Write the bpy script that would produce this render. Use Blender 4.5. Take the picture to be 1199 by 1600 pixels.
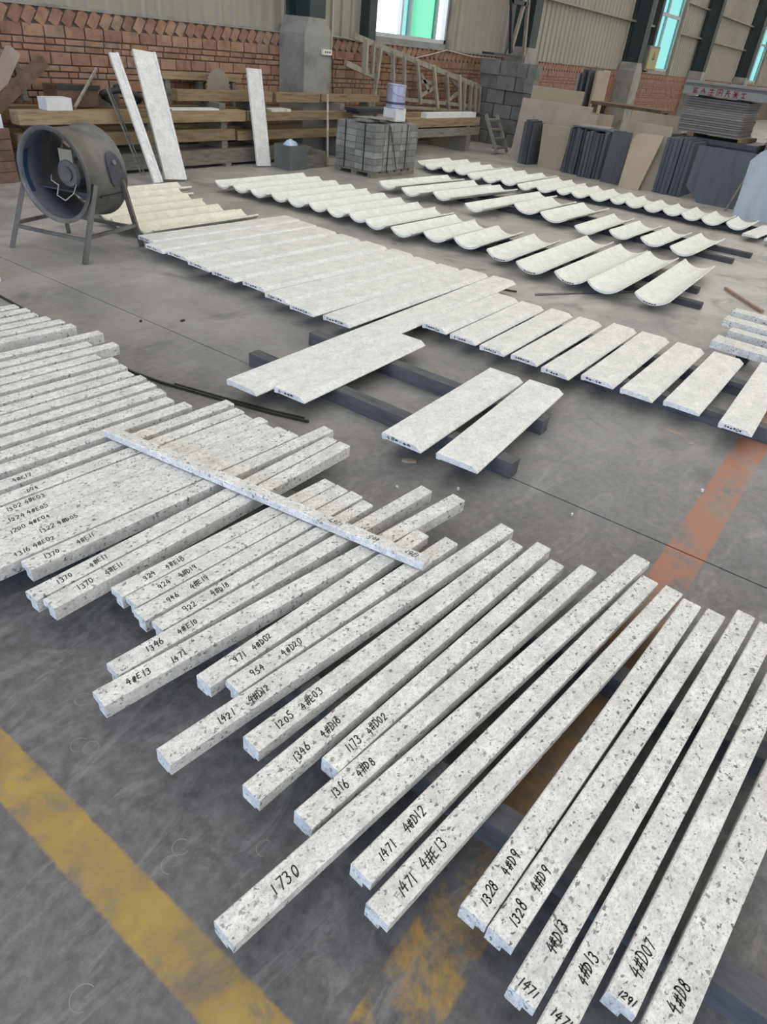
import bpy, math, random
from mathutils import Vector, Matrix

scene = bpy.context.scene
for o in list(bpy.data.objects):
    bpy.data.objects.remove(o, do_unlink=True)
COL = scene.collection
random.seed(7)
PI = math.pi

# ------------------------------------------------------------------ camera
# World frame: X runs along the brick wall, Y points to the wall, Z is up. Metres.
PITCH, ROLL, YAW = 0.610142, 0.1133704, 0.995528
CAM_H = 1.56
FOCAL_PX = 1042.859

def to_world(v):
    e = Vector((math.cos(YAW), math.sin(YAW), 0)); n = Vector((-math.sin(YAW), math.cos(YAW), 0))
    return Vector((v.dot(e), v.dot(n), v.z))

fwd = Vector((0, math.cos(PITCH), -math.sin(PITCH)))
rgt = Vector((1, 0, 0))
upv = rgt.cross(fwd)
R_ = math.cos(ROLL) * rgt + math.sin(ROLL) * upv
U_ = -math.sin(ROLL) * rgt + math.cos(ROLL) * upv
R_, U_, F_ = to_world(R_), to_world(U_), to_world(fwd)
cam_data = bpy.data.cameras.new('camera')
cam = bpy.data.objects.new('camera', cam_data)
COL.objects.link(cam)
cam.matrix_world = Matrix(((R_.x, U_.x, -F_.x, 0), (R_.y, U_.y, -F_.y, 0),
                           (R_.z, U_.z, -F_.z, CAM_H), (0, 0, 0, 1)))
cam_data.sensor_fit = 'VERTICAL'
cam_data.sensor_height = 36.0
cam_data.lens = FOCAL_PX * 36.0 / 1600.0
cam_data.clip_start = 0.05
cam_data.clip_end = 300
scene.camera = cam

# ------------------------------------------------------------------ world, lights, exposure
w = bpy.data.worlds.new('overcast'); scene.world = w
w.use_nodes = True
bg = w.node_tree.nodes['Background']
bg.inputs['Color'].default_value = (0.95, 0.975, 1.0, 1)
bg.inputs['Strength'].default_value = 3.15

def area(name, loc, target, sx, sy, power, color):
    d = bpy.data.lights.new(name, 'AREA'); d.shape = 'RECTANGLE'; d.size = sx; d.size_y = sy
    d.energy = power; d.color = color
    o = bpy.data.objects.new(name, d); COL.objects.link(o); o.location = loc
    o.rotation_euler = (Vector(target) - Vector(loc)).to_track_quat('-Z', 'Y').to_euler()
    return o
area('daylight_from_loading_door', (-9.0, 0.5, 3.6), (2, 1.0, 0.2), 8.0, 4.0, 760, (0.36, 0.58, 1.0))

scene.view_settings.view_transform = 'Standard'
scene.view_settings.look = 'None'
scene.view_settings.gamma = 1.0
scene.view_settings.use_curve_mapping = False
scene.view_settings.exposure = 0.0

# ------------------------------------------------------------------ materials
def node_mat(name):
    m = bpy.data.materials.new(name); m.use_nodes = True
    nt = m.node_tree; b = nt.nodes['Principled BSDF']
    return m, nt, b

def ramp(nt, fac, stops, interp='LINEAR'):
    r = nt.nodes.new('ShaderNodeValToRGB'); r.color_ramp.interpolation = interp
    while len(r.color_ramp.elements) < len(stops):
        r.color_ramp.elements.new(0.5)
    for e, (p, c) in zip(r.color_ramp.elements, stops):
        e.position = p
        e.color = (c, c, c, 1) if isinstance(c, (int, float)) else (c[0], c[1], c[2], 1)
    nt.links.new(fac, r.inputs['Fac'])
    return r.outputs['Color']

def mix(nt, fac, a, b, blend='MIX'):
    m = nt.nodes.new('ShaderNodeMix'); m.data_type = 'RGBA'; m.blend_type = blend
    for sock, v in ((m.inputs[0], fac), (m.inputs[6], a), (m.inputs[7], b)):
        if hasattr(v, 'links') or isinstance(v, bpy.types.NodeSocket):
            nt.links.new(v, sock)
        elif isinstance(v, (int, float)):
            sock.default_value = v
        else:
            sock.default_value = (v[0], v[1], v[2], 1)
    return m.outputs[2]

def math_node(nt, op, a, b=None):
    m = nt.nodes.new('ShaderNodeMath'); m.operation = op
    for i, v in enumerate((a, b)):
        if v is None: continue
        if isinstance(v, bpy.types.NodeSocket): nt.links.new(v, m.inputs[i])
        else: m.inputs[i].default_value = v
    return m.outputs[0]

def coords(nt, scale=(1, 1, 1), per_object=True, rot=(0, 0, 0)):
    tc = nt.nodes.new('ShaderNodeTexCoord')
    mp = nt.nodes.new('ShaderNodeMapping')
    mp.inputs['Scale'].default_value = scale
    mp.inputs['Rotation'].default_value = rot
    if per_object:
        oi = nt.nodes.new('ShaderNodeObjectInfo')
        s = nt.nodes.new('ShaderNodeVectorMath'); s.operation = 'SCALE'
        s.inputs[0].default_value = (31.7, 17.3, 9.1)
        nt.links.new(oi.outputs['Random'], s.inputs['Scale'])
        a = nt.nodes.new('ShaderNodeVectorMath'); a.operation = 'ADD'
        nt.links.new(tc.outputs['Object'], a.inputs[0]); nt.links.new(s.outputs[0], a.inputs[1])
        nt.links.new(a.outputs[0], mp.inputs['Vector'])
    else:
        nt.links.new(tc.outputs['Object'], mp.inputs['Vector'])
    return mp.outputs['Vector']

def noise(nt, vec, scale, detail=3, rough=0.55, dist=0.0):
    n = nt.nodes.new('ShaderNodeTexNoise')
    n.inputs['Scale'].default_value = scale; n.inputs['Detail'].default_value = detail
    n.inputs['Roughness'].default_value = rough; n.inputs['Distortion'].default_value = dist
    nt.links.new(vec, n.inputs['Vector'])
    return n.outputs['Fac']

def bump(nt, b, height, strength=0.3, dist=0.002):
    bm = nt.nodes.new('ShaderNodeBump')
    bm.inputs['Strength'].default_value = strength; bm.inputs['Distance'].default_value = dist
    nt.links.new(height, bm.inputs['Height']); nt.links.new(bm.outputs['Normal'], b.inputs['Normal'])

def flecks(nt, v, scale, size, soft=0.07):
    """irregular mineral grains: one per voronoi cell, of random size, warped by noise"""
    nz = nt.nodes.new('ShaderNodeTexNoise'); nz.inputs['Scale'].default_value = scale * 1.1; nz.inputs['Detail'].default_value = 4
    nt.links.new(v, nz.inputs['Vector'])
    sc = nt.nodes.new('ShaderNodeVectorMath'); sc.operation = 'SCALE'; sc.inputs['Scale'].default_value = 2.1 / scale
    nt.links.new(nz.outputs['Color'], sc.inputs[0])
    ad = nt.nodes.new('ShaderNodeVectorMath'); ad.operation = 'ADD'
    nt.links.new(v, ad.inputs[0]); nt.links.new(sc.outputs[0], ad.inputs[1])
    vo = nt.nodes.new('ShaderNodeTexVoronoi'); vo.inputs['Scale'].default_value = scale
    nt.links.new(ad.outputs[0], vo.inputs['Vector'])
    sp = nt.nodes.new('ShaderNodeSeparateColor'); nt.links.new(vo.outputs['Color'], sp.inputs[0])
    thr = math_node(nt, 'MULTIPLY', math_node(nt, 'POWER', sp.outputs[0], 2.2), size)
    d = math_node(nt, 'SUBTRACT', thr, vo.outputs['Distance'])
    mr = nt.nodes.new('ShaderNodeMapRange'); nt.links.new(d, mr.inputs[0])
    mr.inputs[1].default_value = -soft; mr.inputs[2].default_value = soft
    return mr.outputs[0]

def granite(name, lo, hi, fleck, size, cloud, strength=0.9):
    m, nt, b = node_mat(name)
    v = coords(nt, (1, 1.35, 1), rot=(0, 0, 0.5))
    base = ramp(nt, noise(nt, v, 10, 5, 0.6), [(0.30, lo), (0.68, hi)])
    cl = ramp(nt, noise(nt, v, 45, 5, 0.68, 0.4), [(0.44, 0.0), (0.68, cloud)])
    c = mix(nt, cl, base, (0.33, 0.33, 0.325))
    patch = ramp(nt, noise(nt, v, 7, 3), [(0.35, 0.55 * strength), (0.65, strength)])
    f1 = math_node(nt, 'MULTIPLY', flecks(nt, v, 72, size), patch)
    c = mix(nt, f1, c, fleck)
    gr = ramp(nt, noise(nt, v, 130, 4, 0.7, 0.3), [(0.50, 0.0), (0.66, 0.55 * strength)])
    c = mix(nt, gr, c, (0.27, 0.27, 0.265))
    f2 = math_node(nt, 'MULTIPLY', flecks(nt, v, 165, size * 0.95), math_node(nt, 'MULTIPLY', patch, 0.7))
    c = mix(nt, f2, c, (fleck[0] + 0.08, fleck[1] + 0.08, fleck[2] + 0.08))
    nt.links.new(c, b.inputs['Base Color'])
    b.inputs['Roughness'].default_value = 0.6
    bump(nt, b, noise(nt, v, 160, 3), 0.15, 0.002)
    return m

def simple(name, col, rough=0.7, var=0.25, scale=6, metal=0.0, dark=None, stretch=(1, 1, 1), bmp=0.2, bscale=40, per_object=True, obj_var=0.0):
    m, nt, b = node_mat(name)
    v = coords(nt, stretch, per_object)
    d = dark or tuple(x * (1 - var) for x in col)
    h = tuple(min(1, x * (1 + var * 0.5)) for x in col)
    c = ramp(nt, noise(nt, v, scale, 6, 0.62), [(0.28, d), (0.5, col), (0.74, h)])
    if obj_var:
        oi = nt.nodes.new('ShaderNodeObjectInfo')
        c = mix(nt, 1.0, c, ramp(nt, oi.outputs['Random'], [(0, 1 - obj_var), (1, 1.0)]), 'MULTIPLY')
    nt.links.new(c, b.inputs['Base Color'])
    b.inputs['Roughness'].default_value = rough; b.inputs['Metallic'].default_value = metal
    if bmp:
        bump(nt, b, noise(nt, v, bscale, 4), bmp, 0.004)
    return m

M = {}
M['granite'] = granite('speckled_granite', (0.54, 0.53, 0.495), (0.75, 0.74, 0.70), (0.07, 0.07, 0.075), 0.46, 0.55, 0.95)
M['granite_plate'] = granite('pale_granite', (0.60, 0.598, 0.57), (0.77, 0.765, 0.73), (0.24, 0.24, 0.24), 0.34, 0.38, 0.6)
M['granite_trough'] = granite('milky_granite', (0.62, 0.635, 0.585), (0.78, 0.79, 0.745), (0.36, 0.36, 0.34), 0.4, 0.30, 0.35)
M['granite_cream'] = granite('cream_granite', (0.58, 0.57, 0.48), (0.74, 0.725, 0.63), (0.36, 0.34, 0.27), 0.4, 0.30, 0.35)
M['ink'] = simple('marker_ink', (0.012, 0.012, 0.014), 0.6, 0.1, bmp=0)
M['beam'] = simple('dusty_grey_skid', (0.075, 0.077, 0.082), 0.8, 0.5, 5, stretch=(6, 1, 6))
M['beam_dark'] = simple('dark_skid_timber', (0.05, 0.052, 0.055), 0.8, 0.5, 5, stretch=(6, 1, 6))
M['timber'] = simple('weathered_timber', (0.30, 0.225, 0.125), 0.85, 0.55, 4, stretch=(0.8, 8, 8), bscale=30, obj_var=0.45)
M['timber_grey'] = simple('grey_timber', (0.20, 0.185, 0.155), 0.85, 0.5, 5, stretch=(1, 8, 8), obj_var=0.4)
M['timber_pale'] = simple('pale_batten_wood', (0.33, 0.30, 0.245), 0.8, 0.4, 6, stretch=(3, 3, 1), obj_var=0.3)
M['rust'] = simple('rusty_brown_steel', (0.14, 0.088, 0.06), 0.8, 0.6, 9, obj_var=0.3)
M['dark_steel'] = simple('dark_steel', (0.035, 0.04, 0.045), 0.5, 0.4, 8, metal=0.3)
M['column_green'] = simple('dark_green_column_paint', (0.026, 0.040, 0.040), 0.6, 0.35, 3)
M['fan_steel'] = simple('worn_grey_fan_steel', (0.15, 0.145, 0.135), 0.5, 0.55, 5, metal=0.4)
M['fan_blue'] = simple('blue_fan_enamel', (0.022, 0.045, 0.11), 0.5, 0.4, 5)
M['fan_inside'] = simple('dark_fan_interior', (0.055, 0.058, 0.07), 0.55, 0.4, 5, metal=0.2)
M['white_block'] = simple('white_foam_block', (0.62, 0.63, 0.62), 0.8, 0.15, 6)
M['concrete'] = simple('cast_concrete', (0.24, 0.235, 0.215), 0.9, 0.4, 3)
M['grey_block'] = simple('grey_aerated_block', (0.175, 0.175, 0.165), 0.9, 0.35, 5, obj_var=0.35)
M['paver'] = simple('grey_stone_block', (0.27, 0.27, 0.25), 0.85, 0.45, 7, obj_var=0.4)
M['plinth_dirt'] = M['concrete']
M['slab_beige'] = simple('beige_stone_slab', (0.36, 0.30, 0.22), 0.5, 0.15, 3, obj_var=0.2, bmp=0.05)
M['slab_pink'] = simple('pinkish_stone_slab', (0.36, 0.295, 0.25), 0.5, 0.15, 3, bmp=0.05)
M['slab_dark'] = simple('dark_blue_grey_slab', (0.085, 0.092, 0.105), 0.5, 0.45, 4, stretch=(3, 3, 0.6), obj_var=0.5)
M['slab_blue'] = simple('sawn_blue_grey_slab', (0.06, 0.068, 0.082), 0.55, 0.35, 3, stretch=(2, 4, 0.5))
M['slab_grey'] = simple('stacked_grey_slab', (0.20, 0.185, 0.18), 0.7, 0.45, 9, stretch=(2, 2, 8), obj_var=0.4)
M['slab_white'] = simple('pale_blue_marble_slab', (0.32, 0.355, 0.40), 0.5, 0.3, 2.5, stretch=(1, 2, 0.5), bmp=0.05)
M['slab_light'] = simple('light_grey_stone', (0.19, 0.195, 0.185), 0.6, 0.3, 6)
M['red_paint'] = simple('red_spray_paint', (0.16, 0.018, 0.03), 0.6, 0.3, 20, bmp=0)
M['aluminium'] = simple('window_aluminium', (0.42, 0.45, 0.45), 0.4, 0.1, 3, metal=0.3, bmp=0)
M['cladding'] = simple('beige_corrugated_sheet', (0.29, 0.27, 0.225), 0.6, 0.14, 0.7, per_object=False, bmp=0.0)
M['roof'] = simple('dark_roof_underside', (0.12, 0.12, 0.115), 0.8, 0.2, 2, bmp=0)
M['girt'] = simple('galvanised_girt', (0.23, 0.20, 0.165), 0.6, 0.3, 3)
M['mortar'] = simple('dark_mortar', (0.12, 0.097, 0.08), 0.95, 0.4, 12, per_object=False)
M['box_grey'] = simple('grey_electrical_enamel', (0.15, 0.155, 0.135), 0.5, 0.15, 3, bmp=0)
M['sign_yellow'] = simple('faded_yellow_sticker', (0.30, 0.27, 0.13), 0.6, 0.15, 3, bmp=0)
M['white_plastic'] = simple('white_plastic', (0.62, 0.61, 0.57), 0.5, 0.1, 3, bmp=0)
M['cable_pale'] = simple('pale_cable', (0.36, 0.33, 0.29), 0.6, 0.2, 3, bmp=0)
M['cable_dark'] = simple('dark_cable', (0.03, 0.028, 0.025), 0.6, 0.2, 3, bmp=0)
M['can'] = simple('bluish_tin_can', (0.34, 0.35, 0.46), 0.35, 0.3, 4, metal=0.3, bmp=0)
M['can_dark'] = simple('dark_can_band', (0.05, 0.05, 0.10), 0.45, 0.3, 4, bmp=0)
M['bag_blue'] = simple('pale_blue_plastic_bag', (0.42, 0.56, 0.66), 0.4, 0.35, 14)
M['bin'] = simple('grey_green_bin', (0.10, 0.115, 0.105), 0.7, 0.3, 4)
M['strip'] = simple('olive_metal_strip', (0.03, 0.03, 0.02), 0.6, 0.4, 4, bmp=0)
M['strap'] = simple('black_strap', (0.02, 0.02, 0.02), 0.6, 0.2, 4, bmp=0)
M['rod'] = simple('steel_rod', (0.17, 0.16, 0.14), 0.5, 0.3, 4, metal=0.3, bmp=0)
M['stick'] = simple('reddish_wood_stick', (0.30, 0.21, 0.16), 0.7, 0.3, 6)

def brick_mat():
    m, nt, b = node_mat('red_clay_brick')
    v = coords(nt)
    oi = nt.nodes.new('ShaderNodeObjectInfo')
    hue = ramp(nt, oi.outputs['Random'], [(0, (0.23, 0.13, 0.09)), (0.35, (0.315, 0.175, 0.115)), (0.7, (0.345, 0.215, 0.138)), (1, (0.275, 0.19, 0.15))])
    st = ramp(nt, noise(nt, v, 9, 6, 0.65), [(0.30, 0.55), (0.6, 1.0)])
    c = mix(nt, 1.0, hue, st, 'MULTIPLY')
    nt.links.new(c, b.inputs['Base Color']); b.inputs['Roughness'].default_value = 0.9
    bump(nt, b, noise(nt, v, 45, 4), 0.35, 0.004)
    return m
M['brick'] = brick_mat()

def glass_mat(name, col, fac):
    m = bpy.data.materials.new(name); m.use_nodes = True
    nt = m.node_tree; nt.nodes.remove(nt.nodes['Principled BSDF'])
    out = nt.nodes['Material Output']
    t = nt.nodes.new('ShaderNodeBsdfTransparent'); t.inputs['Color'].default_value = (*col, 1)
    g = nt.nodes.new('ShaderNodeBsdfGlossy'); g.inputs['Roughness'].default_value = 0.05
    ms = nt.nodes.new('ShaderNodeMixShader'); ms.inputs[0].default_value = fac
    nt.links.new(t.outputs[0], ms.inputs[1]); nt.links.new(g.outputs[0], ms.inputs[2])
    nt.links.new(ms.outputs[0], out.inputs['Surface'])
    return m
M['skylight'] = glass_mat('yellowed_skylight_sheet', (1.0, 0.97, 0.925), 0.04)
M['glass'] = glass_mat('clear_window_glass', (0.98, 1.0, 1.0), 0.06)
M['glass_green'] = glass_mat('green_tinted_glass', (0.24, 0.53, 0.41), 0.06)
M['glass_cyan'] = glass_mat('cyan_tinted_glass', (0.36, 0.56, 0.545), 0.06)

def floor_mat():
    m, nt, b = node_mat('worn_workshop_concrete')
    v = coords(nt, per_object=False)
    sep = nt.nodes.new('ShaderNodeSeparateXYZ'); nt.links.new(v, sep.inputs[0])
    x, y = sep.outputs[0], sep.outputs[1]
    big = noise(nt, v, 0.9, 8, 0.62)
    c = ramp(nt, big, [(0.28, (0.066, 0.066, 0.070)), (0.5, (0.098, 0.097, 0.10)), (0.72, (0.15, 0.146, 0.142))])
    fine = ramp(nt, noise(nt, v, 26, 8, 0.7), [(0.34, 0.60), (0.66, 1.32)])
    c = mix(nt, 1.0, c, fine, 'MULTIPLY')
    # paler with distance: grazing sheen painted into the colour, over some stone dust
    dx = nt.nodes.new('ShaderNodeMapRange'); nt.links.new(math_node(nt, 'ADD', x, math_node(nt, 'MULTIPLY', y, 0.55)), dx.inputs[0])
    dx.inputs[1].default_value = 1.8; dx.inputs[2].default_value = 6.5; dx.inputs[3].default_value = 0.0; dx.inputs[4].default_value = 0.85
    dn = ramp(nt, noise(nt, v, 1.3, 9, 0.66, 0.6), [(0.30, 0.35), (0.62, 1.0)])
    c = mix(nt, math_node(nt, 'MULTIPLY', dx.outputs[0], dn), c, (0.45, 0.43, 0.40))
    vs = nt.nodes.new('ShaderNodeMapping'); vs.inputs['Scale'].default_value = (1, 3.2, 1); vs.inputs['Rotation'].default_value = (0, 0, 0.9)
    nt.links.new(v, vs.inputs['Vector'])
    dust = ramp(nt, noise(nt, vs.outputs['Vector'], 2.6, 9, 0.74, 1.0), [(0.52, 0.0), (0.74, 0.62)])
    c = mix(nt, dust, c, (0.30, 0.295, 0.285))
    sp = ramp(nt, noise(nt, v, 90, 5, 0.75), [(0.66, 0.0), (0.74, 0.6)])
    c = mix(nt, sp, c, (0.30, 0.30, 0.30))
    stain = ramp(nt, noise(nt, v, 1.7, 6, 0.6, 1.5), [(0.56, 0.0), (0.70, 0.5)])
    c = mix(nt, stain, c, (0.06, 0.06, 0.063))
    # faded paint lines on the floor
    wob = math_node(nt, 'MULTIPLY', math_node(nt, 'SUBTRACT', noise(nt, v, 30, 3), 0.5), 0.012)
    def band(s, lo, hi, soft=0.004):
        a = math_node(nt, 'ADD', s, wob)
        mr1 = nt.nodes.new('ShaderNodeMapRange'); nt.links.new(a, mr1.inputs[0])
        mr1.inputs[1].default_value = lo - soft; mr1.inputs[2].default_value = lo + soft
        mr2 = nt.nodes.new('ShaderNodeMapRange'); nt.links.new(a, mr2.inputs[0])
        mr2.inputs[1].default_value = hi + soft; mr2.inputs[2].default_value = hi - soft
        return math_node(nt, 'MULTIPLY', mr1.outputs[0], mr2.outputs[0])
    wear = ramp(nt, noise(nt, v, 7, 9, 0.68, 0.5), [(0.34, 0.30), (0.50, 0.92)])
    yel = math_node(nt, 'MULTIPLY', band(x, 0.262, 0.372), wear)
    ycol = ramp(nt, noise(nt, v, 11, 6), [(0.3, (0.20, 0.135, 0.045)), (0.7, (0.36, 0.235, 0.045))])
    c = mix(nt, yel, c, ycol)
    wear2 = ramp(nt, noise(nt, v, 5.5, 9, 0.72, 0.4), [(0.45, 0.0), (0.60, 0.80)])
    xm = nt.nodes.new('ShaderNodeMapRange'); nt.links.new(x, xm.inputs[0])
    xm.inputs[1].default_value = 0.8; xm.inputs[2].default_value = 2.2
    wear3 = ramp(nt, noise(nt, v, 4.4, 8, 0.66, 0.3), [(0.37, 0.0), (0.50, 0.85)])
    org = mix(nt, xm.outputs[0], wear2, wear3)
    org = math_node(nt, 'MULTIPLY', org, band(y, 0.085, 0.235))
    org = math_node(nt, 'MULTIPLY', org, band(x, 0.42, 4.6, 0.05))
    ocol = mix(nt, xm.outputs[0], (0.33, 0.20, 0.035), (0.31, 0.13, 0.07))
    c = mix(nt, org, c, ocol)
    nt.links.new(c, b.inputs['Base Color'])
    nt.links.new(ramp(nt, noise(nt, v, 2.2, 6), [(0.3, 0.34), (0.7, 0.58)]), b.inputs['Roughness'])
    bump(nt, b, noise(nt, v, 55, 6, 0.7), 0.12, 0.003)
    return m
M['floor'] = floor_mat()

# ------------------------------------------------------------------ mesh helpers
class MB:
    def __init__(self): self.v = []; self.f = []
    def add(self, verts, faces):
        n = len(self.v); self.v += [tuple(p) for p in verts]; self.f += [tuple(i + n for i in f) for f in faces]
        return self
    def box(self, x0, x1, y0, y1, z0, z1, mtx=None):
        p = [Vector((x, y, z)) for z in (z0, z1) for y in (y0, y1) for x in (x0, x1)]
        if mtx is not None: p = [mtx @ q for q in p]
        return self.add(p, [(0, 2, 3, 1), (4, 5, 7, 6), (0, 1, 5, 4), (2, 6, 7, 3), (0, 4, 6, 2), (1, 3, 7, 5)])
    def bar(self, a, b, wx, wy, up=(0, 0, 1)):
        """square bar from a to b, wx wide sideways, wy in the up direction"""
        a, b = Vector(a), Vector(b); d = (b - a).normalized(); u = Vector(up)
        if abs(d.dot(u)) > 0.98: u = Vector((0, 1, 0))
        s = d.cross(u).normalized(); u = s.cross(d).normalized()
        p = []
        for c in (a, b):
            for su, ss in ((-1, -1), (-1, 1), (1, 1), (1, -1)):
                p.append(c + u * (su * wy / 2) + s * (ss * wx / 2))
        return self.add(p, [(3, 2, 1, 0), (4, 5, 6, 7), (0, 1, 5, 4), (1, 2, 6, 5), (2, 3, 7, 6), (3, 0, 4, 7)])
    def tube(self, pts, r, n=8):
        pts = [Vector(p) for p in pts]; base = len(self.v); u = None
        for i, p in enumerate(pts):
            d = (pts[min(i + 1, len(pts) - 1)] - pts[max(i - 1, 0)]).normalized()
            if u is None:
                u = d.cross(Vector((0, 0, 1)))
                if u.length < 0.05: u = d.cross(Vector((0, 1, 0)))
            u = (u - d * u.dot(d)).normalized(); s = d.cross(u)
            for k in range(n):
                t = 2 * PI * k / n
                self.v.append(tuple(p + (u * math.cos(t) + s * math.sin(t)) * r))
        for i in range(len(pts) - 1):
            for k in range(n):
                a = base + i * n + k; b2 = base + i * n + (k + 1) % n
                self.f.append((a, b2, b2 + n, a + n))
        self.f.append(tuple(base + k for k in reversed(range(n))))
        e = base + (len(pts) - 1) * n
        self.f.append(tuple(e + k for k in range(n)))
        return self
    def prism(self, prof, x0, x1):
        """profile of (y, z) points, counter-clockwise seen from +x, run along x"""
        n = len(prof)
        self.add([(x0, y, z) for y, z in prof] + [(x1, y, z) for y, z in prof],
                 [tuple(reversed(range(n))), tuple(range(n, 2 * n))] +
                 [(i, (i + 1) % n, (i + 1) % n + n, i + n) for i in range(n)])
        return self
    def lathe(self, prof, mtx=None, n=32):
        """profile of (r, h) about z; open"""
        base = len(self.v); mtx = mtx or Matrix()
        for r, h in prof:
            for k in range(n):
                t = 2 * PI * k / n
                self.v.append(tuple(mtx @ Vector((r * math.cos(t), r * math.sin(t), h))))
        for i in range(len(prof) - 1):
            for k in range(n):
                a = base + i * n + k; b2 = base + i * n + (k + 1) % n
                self.f.append((a, b2, b2 + n, a + n))
        return self
    def mesh(self, name, mat, smooth=False):
        me = bpy.data.meshes.new(name); me.from_pydata(self.v, [], self.f); me.update()
        me.materials.append(mat)
        if smooth:
            for p in me.polygons: p.use_smooth = True
        return me
    def build(self, name, mat, parent=None, smooth=False, loc=None, rz=None):
        return link(name, self.mesh(name, mat, smooth), parent, loc, rz)

def link(name, me, parent=None, loc=None, rz=None):
    o = bpy.data.objects.new(name, me); COL.objects.link(o)
    if parent is not None: o.parent = parent
    if loc is not None: o.location = loc
    if rz is not None: o.rotation_euler = (0, 0, rz)
    return o

def tag(o, label, cat, group=None):
    o['label'] = label; o['category'] = cat; o['kind'] = 'thing'
    if group: o['group'] = group
    return o

def thing(name, loc, label, cat, group=None, rz=0):
    o = bpy.data.objects.new(name, None); COL.objects.link(o); o.location = loc
    o.rotation_euler = (0, 0, rz); o.empty_display_size = 0.1
    return tag(o, label, cat, group)

def struct(o):
    o['kind'] = 'structure'; return o

ORD = ['zeroth', 'first', 'second', 'third', 'fourth', 'fifth', 'sixth', 'seventh', 'eighth', 'ninth', 'tenth', 'eleventh',
       'twelfth', 'thirteenth', 'fourteenth', 'fifteenth', 'sixteenth', 'seventeenth', 'eighteenth', 'nineteenth', 'twentieth',
       'twenty-first', 'twenty-second', 'twenty-third', 'twenty-fourth', 'twenty-fifth', 'twenty-sixth', 'twenty-seventh']

# ================================================================== SETTING
WALL_Y = 8.5
# ---- floor: slabs with a recessed joint
fl = struct(MB().box(-12, 62, -14, 8.9, -0.20, -0.03).build('floor', M['cable_dark']))
edges = [-12, -3.5, 2.5, 8.5, 14.5, 20.5, 26.5, 62]
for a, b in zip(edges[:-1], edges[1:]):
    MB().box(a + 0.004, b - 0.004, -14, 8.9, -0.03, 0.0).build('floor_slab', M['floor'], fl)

# ---- far wall: mortar backing, bricks, corrugated cladding, girts
BR_TOP = 1.53
wall = struct(MB().box(-12, 62, WALL_Y + 0.012, WALL_Y + 0.30, 0, BR_TOP).build('wall_far', M['mortar']))
NBRICK = [0]
stuff = MB()
brick_meshes = {}
def brick(kind, x, z, w, h, tilt=0.0):
    """a brick whose face is w x h, centred at x, z on the wall"""
    dy = random.uniform(-0.004, 0.004)
    vis = (4.3 < x < 8.75 and z > 0.62) or (9.45 < x < 12.3 and z > 0.80)
    if vis and NBRICK[0] < 300:
        key = (kind, round(w, 3), round(h, 3))
        if key not in brick_meshes:
            c = 0.006; y0 = -0.012
            mb = MB(); p = []
            for yy, ins in ((0.10, 0), (y0 + c, 0), (y0, c)):
                for sx, sz in ((-1, -1), (1, -1), (1, 1), (-1, 1)):
                    p.append((sx * (w / 2 - ins), yy, sz * (h / 2 - ins)))
            mb.add(p, [(0, 1, 5, 4), (1, 2, 6, 5), (2, 3, 7, 6), (3, 0, 4, 7), (4, 5, 9, 8), (5, 6, 10, 9), (6, 7, 11, 10), (7, 4, 8, 11), (8, 9, 10, 11), (3, 2, 1, 0)])
            brick_meshes[key] = mb.mesh('brick', M['brick'])
        o = link('brick', brick_meshes[key], wall, (x, WALL_Y + dy, z))
        o.rotation_euler = (0, tilt + random.uniform(-0.01, 0.01), 0)
        NBRICK[0] += 1
    else:
        stuff.box(-w / 2, w / 2, dy - 0.012, 0.1, -h / 2, h / 2, Matrix.Translation((x, WALL_Y, z)) @ Matrix.Rotation(tilt, 4, 'Y'))

GAPS = [(8.83, 9.41), (15.9, 16.5), (23.0, 23.6), (30.1, 30.7), (37.2, 37.8)]
def blocked(x0, x1):
    return any(x0 > a and x1 < b for a, b in GAPS)
def course(z, h, big, x0, x1):
    x = x0 + random.uniform(0, 0.12)
    while x < x1:
        L = 0.24 if (big or random.random() < 0.55) else 0.112
        if not blocked(x, x + L): brick('b', x + L / 2, z, L - random.choice((0.0, 0.004)), h)
        x += L + 0.011
zz = 1.375
courses = []
k = 0
while zz > 0.04:
    h = 0.116 if k % 3 == 0 else 0.053
    courses.append((zz - h / 2, h, k % 3 == 0)); zz -= h + 0.011; k += 1
# tilted sawtooth bricks along the wall top, then the courses below it
x = 3.2
while x < 46:
    if not blocked(x - 0.1, x + 0.1): brick('t', x + random.uniform(-0.008, 0.008), 1.455, 0.116, 0.18, 0.60)
    x += 0.158
for cz, h, big in courses: course(cz, h, big, 3.3, 15.9)
for cz, h, big in courses: course(cz, h, big, 16.4, 42.0)
so = stuff.build('brickwork', M['brick'], wall); so['kind'] = 'stuff'
MB().box(-12, 62, WALL_Y - 0.02, WALL_Y + 0.3, 1.535, 1.56).build('wall_cap', M['concrete'], wall)

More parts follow.
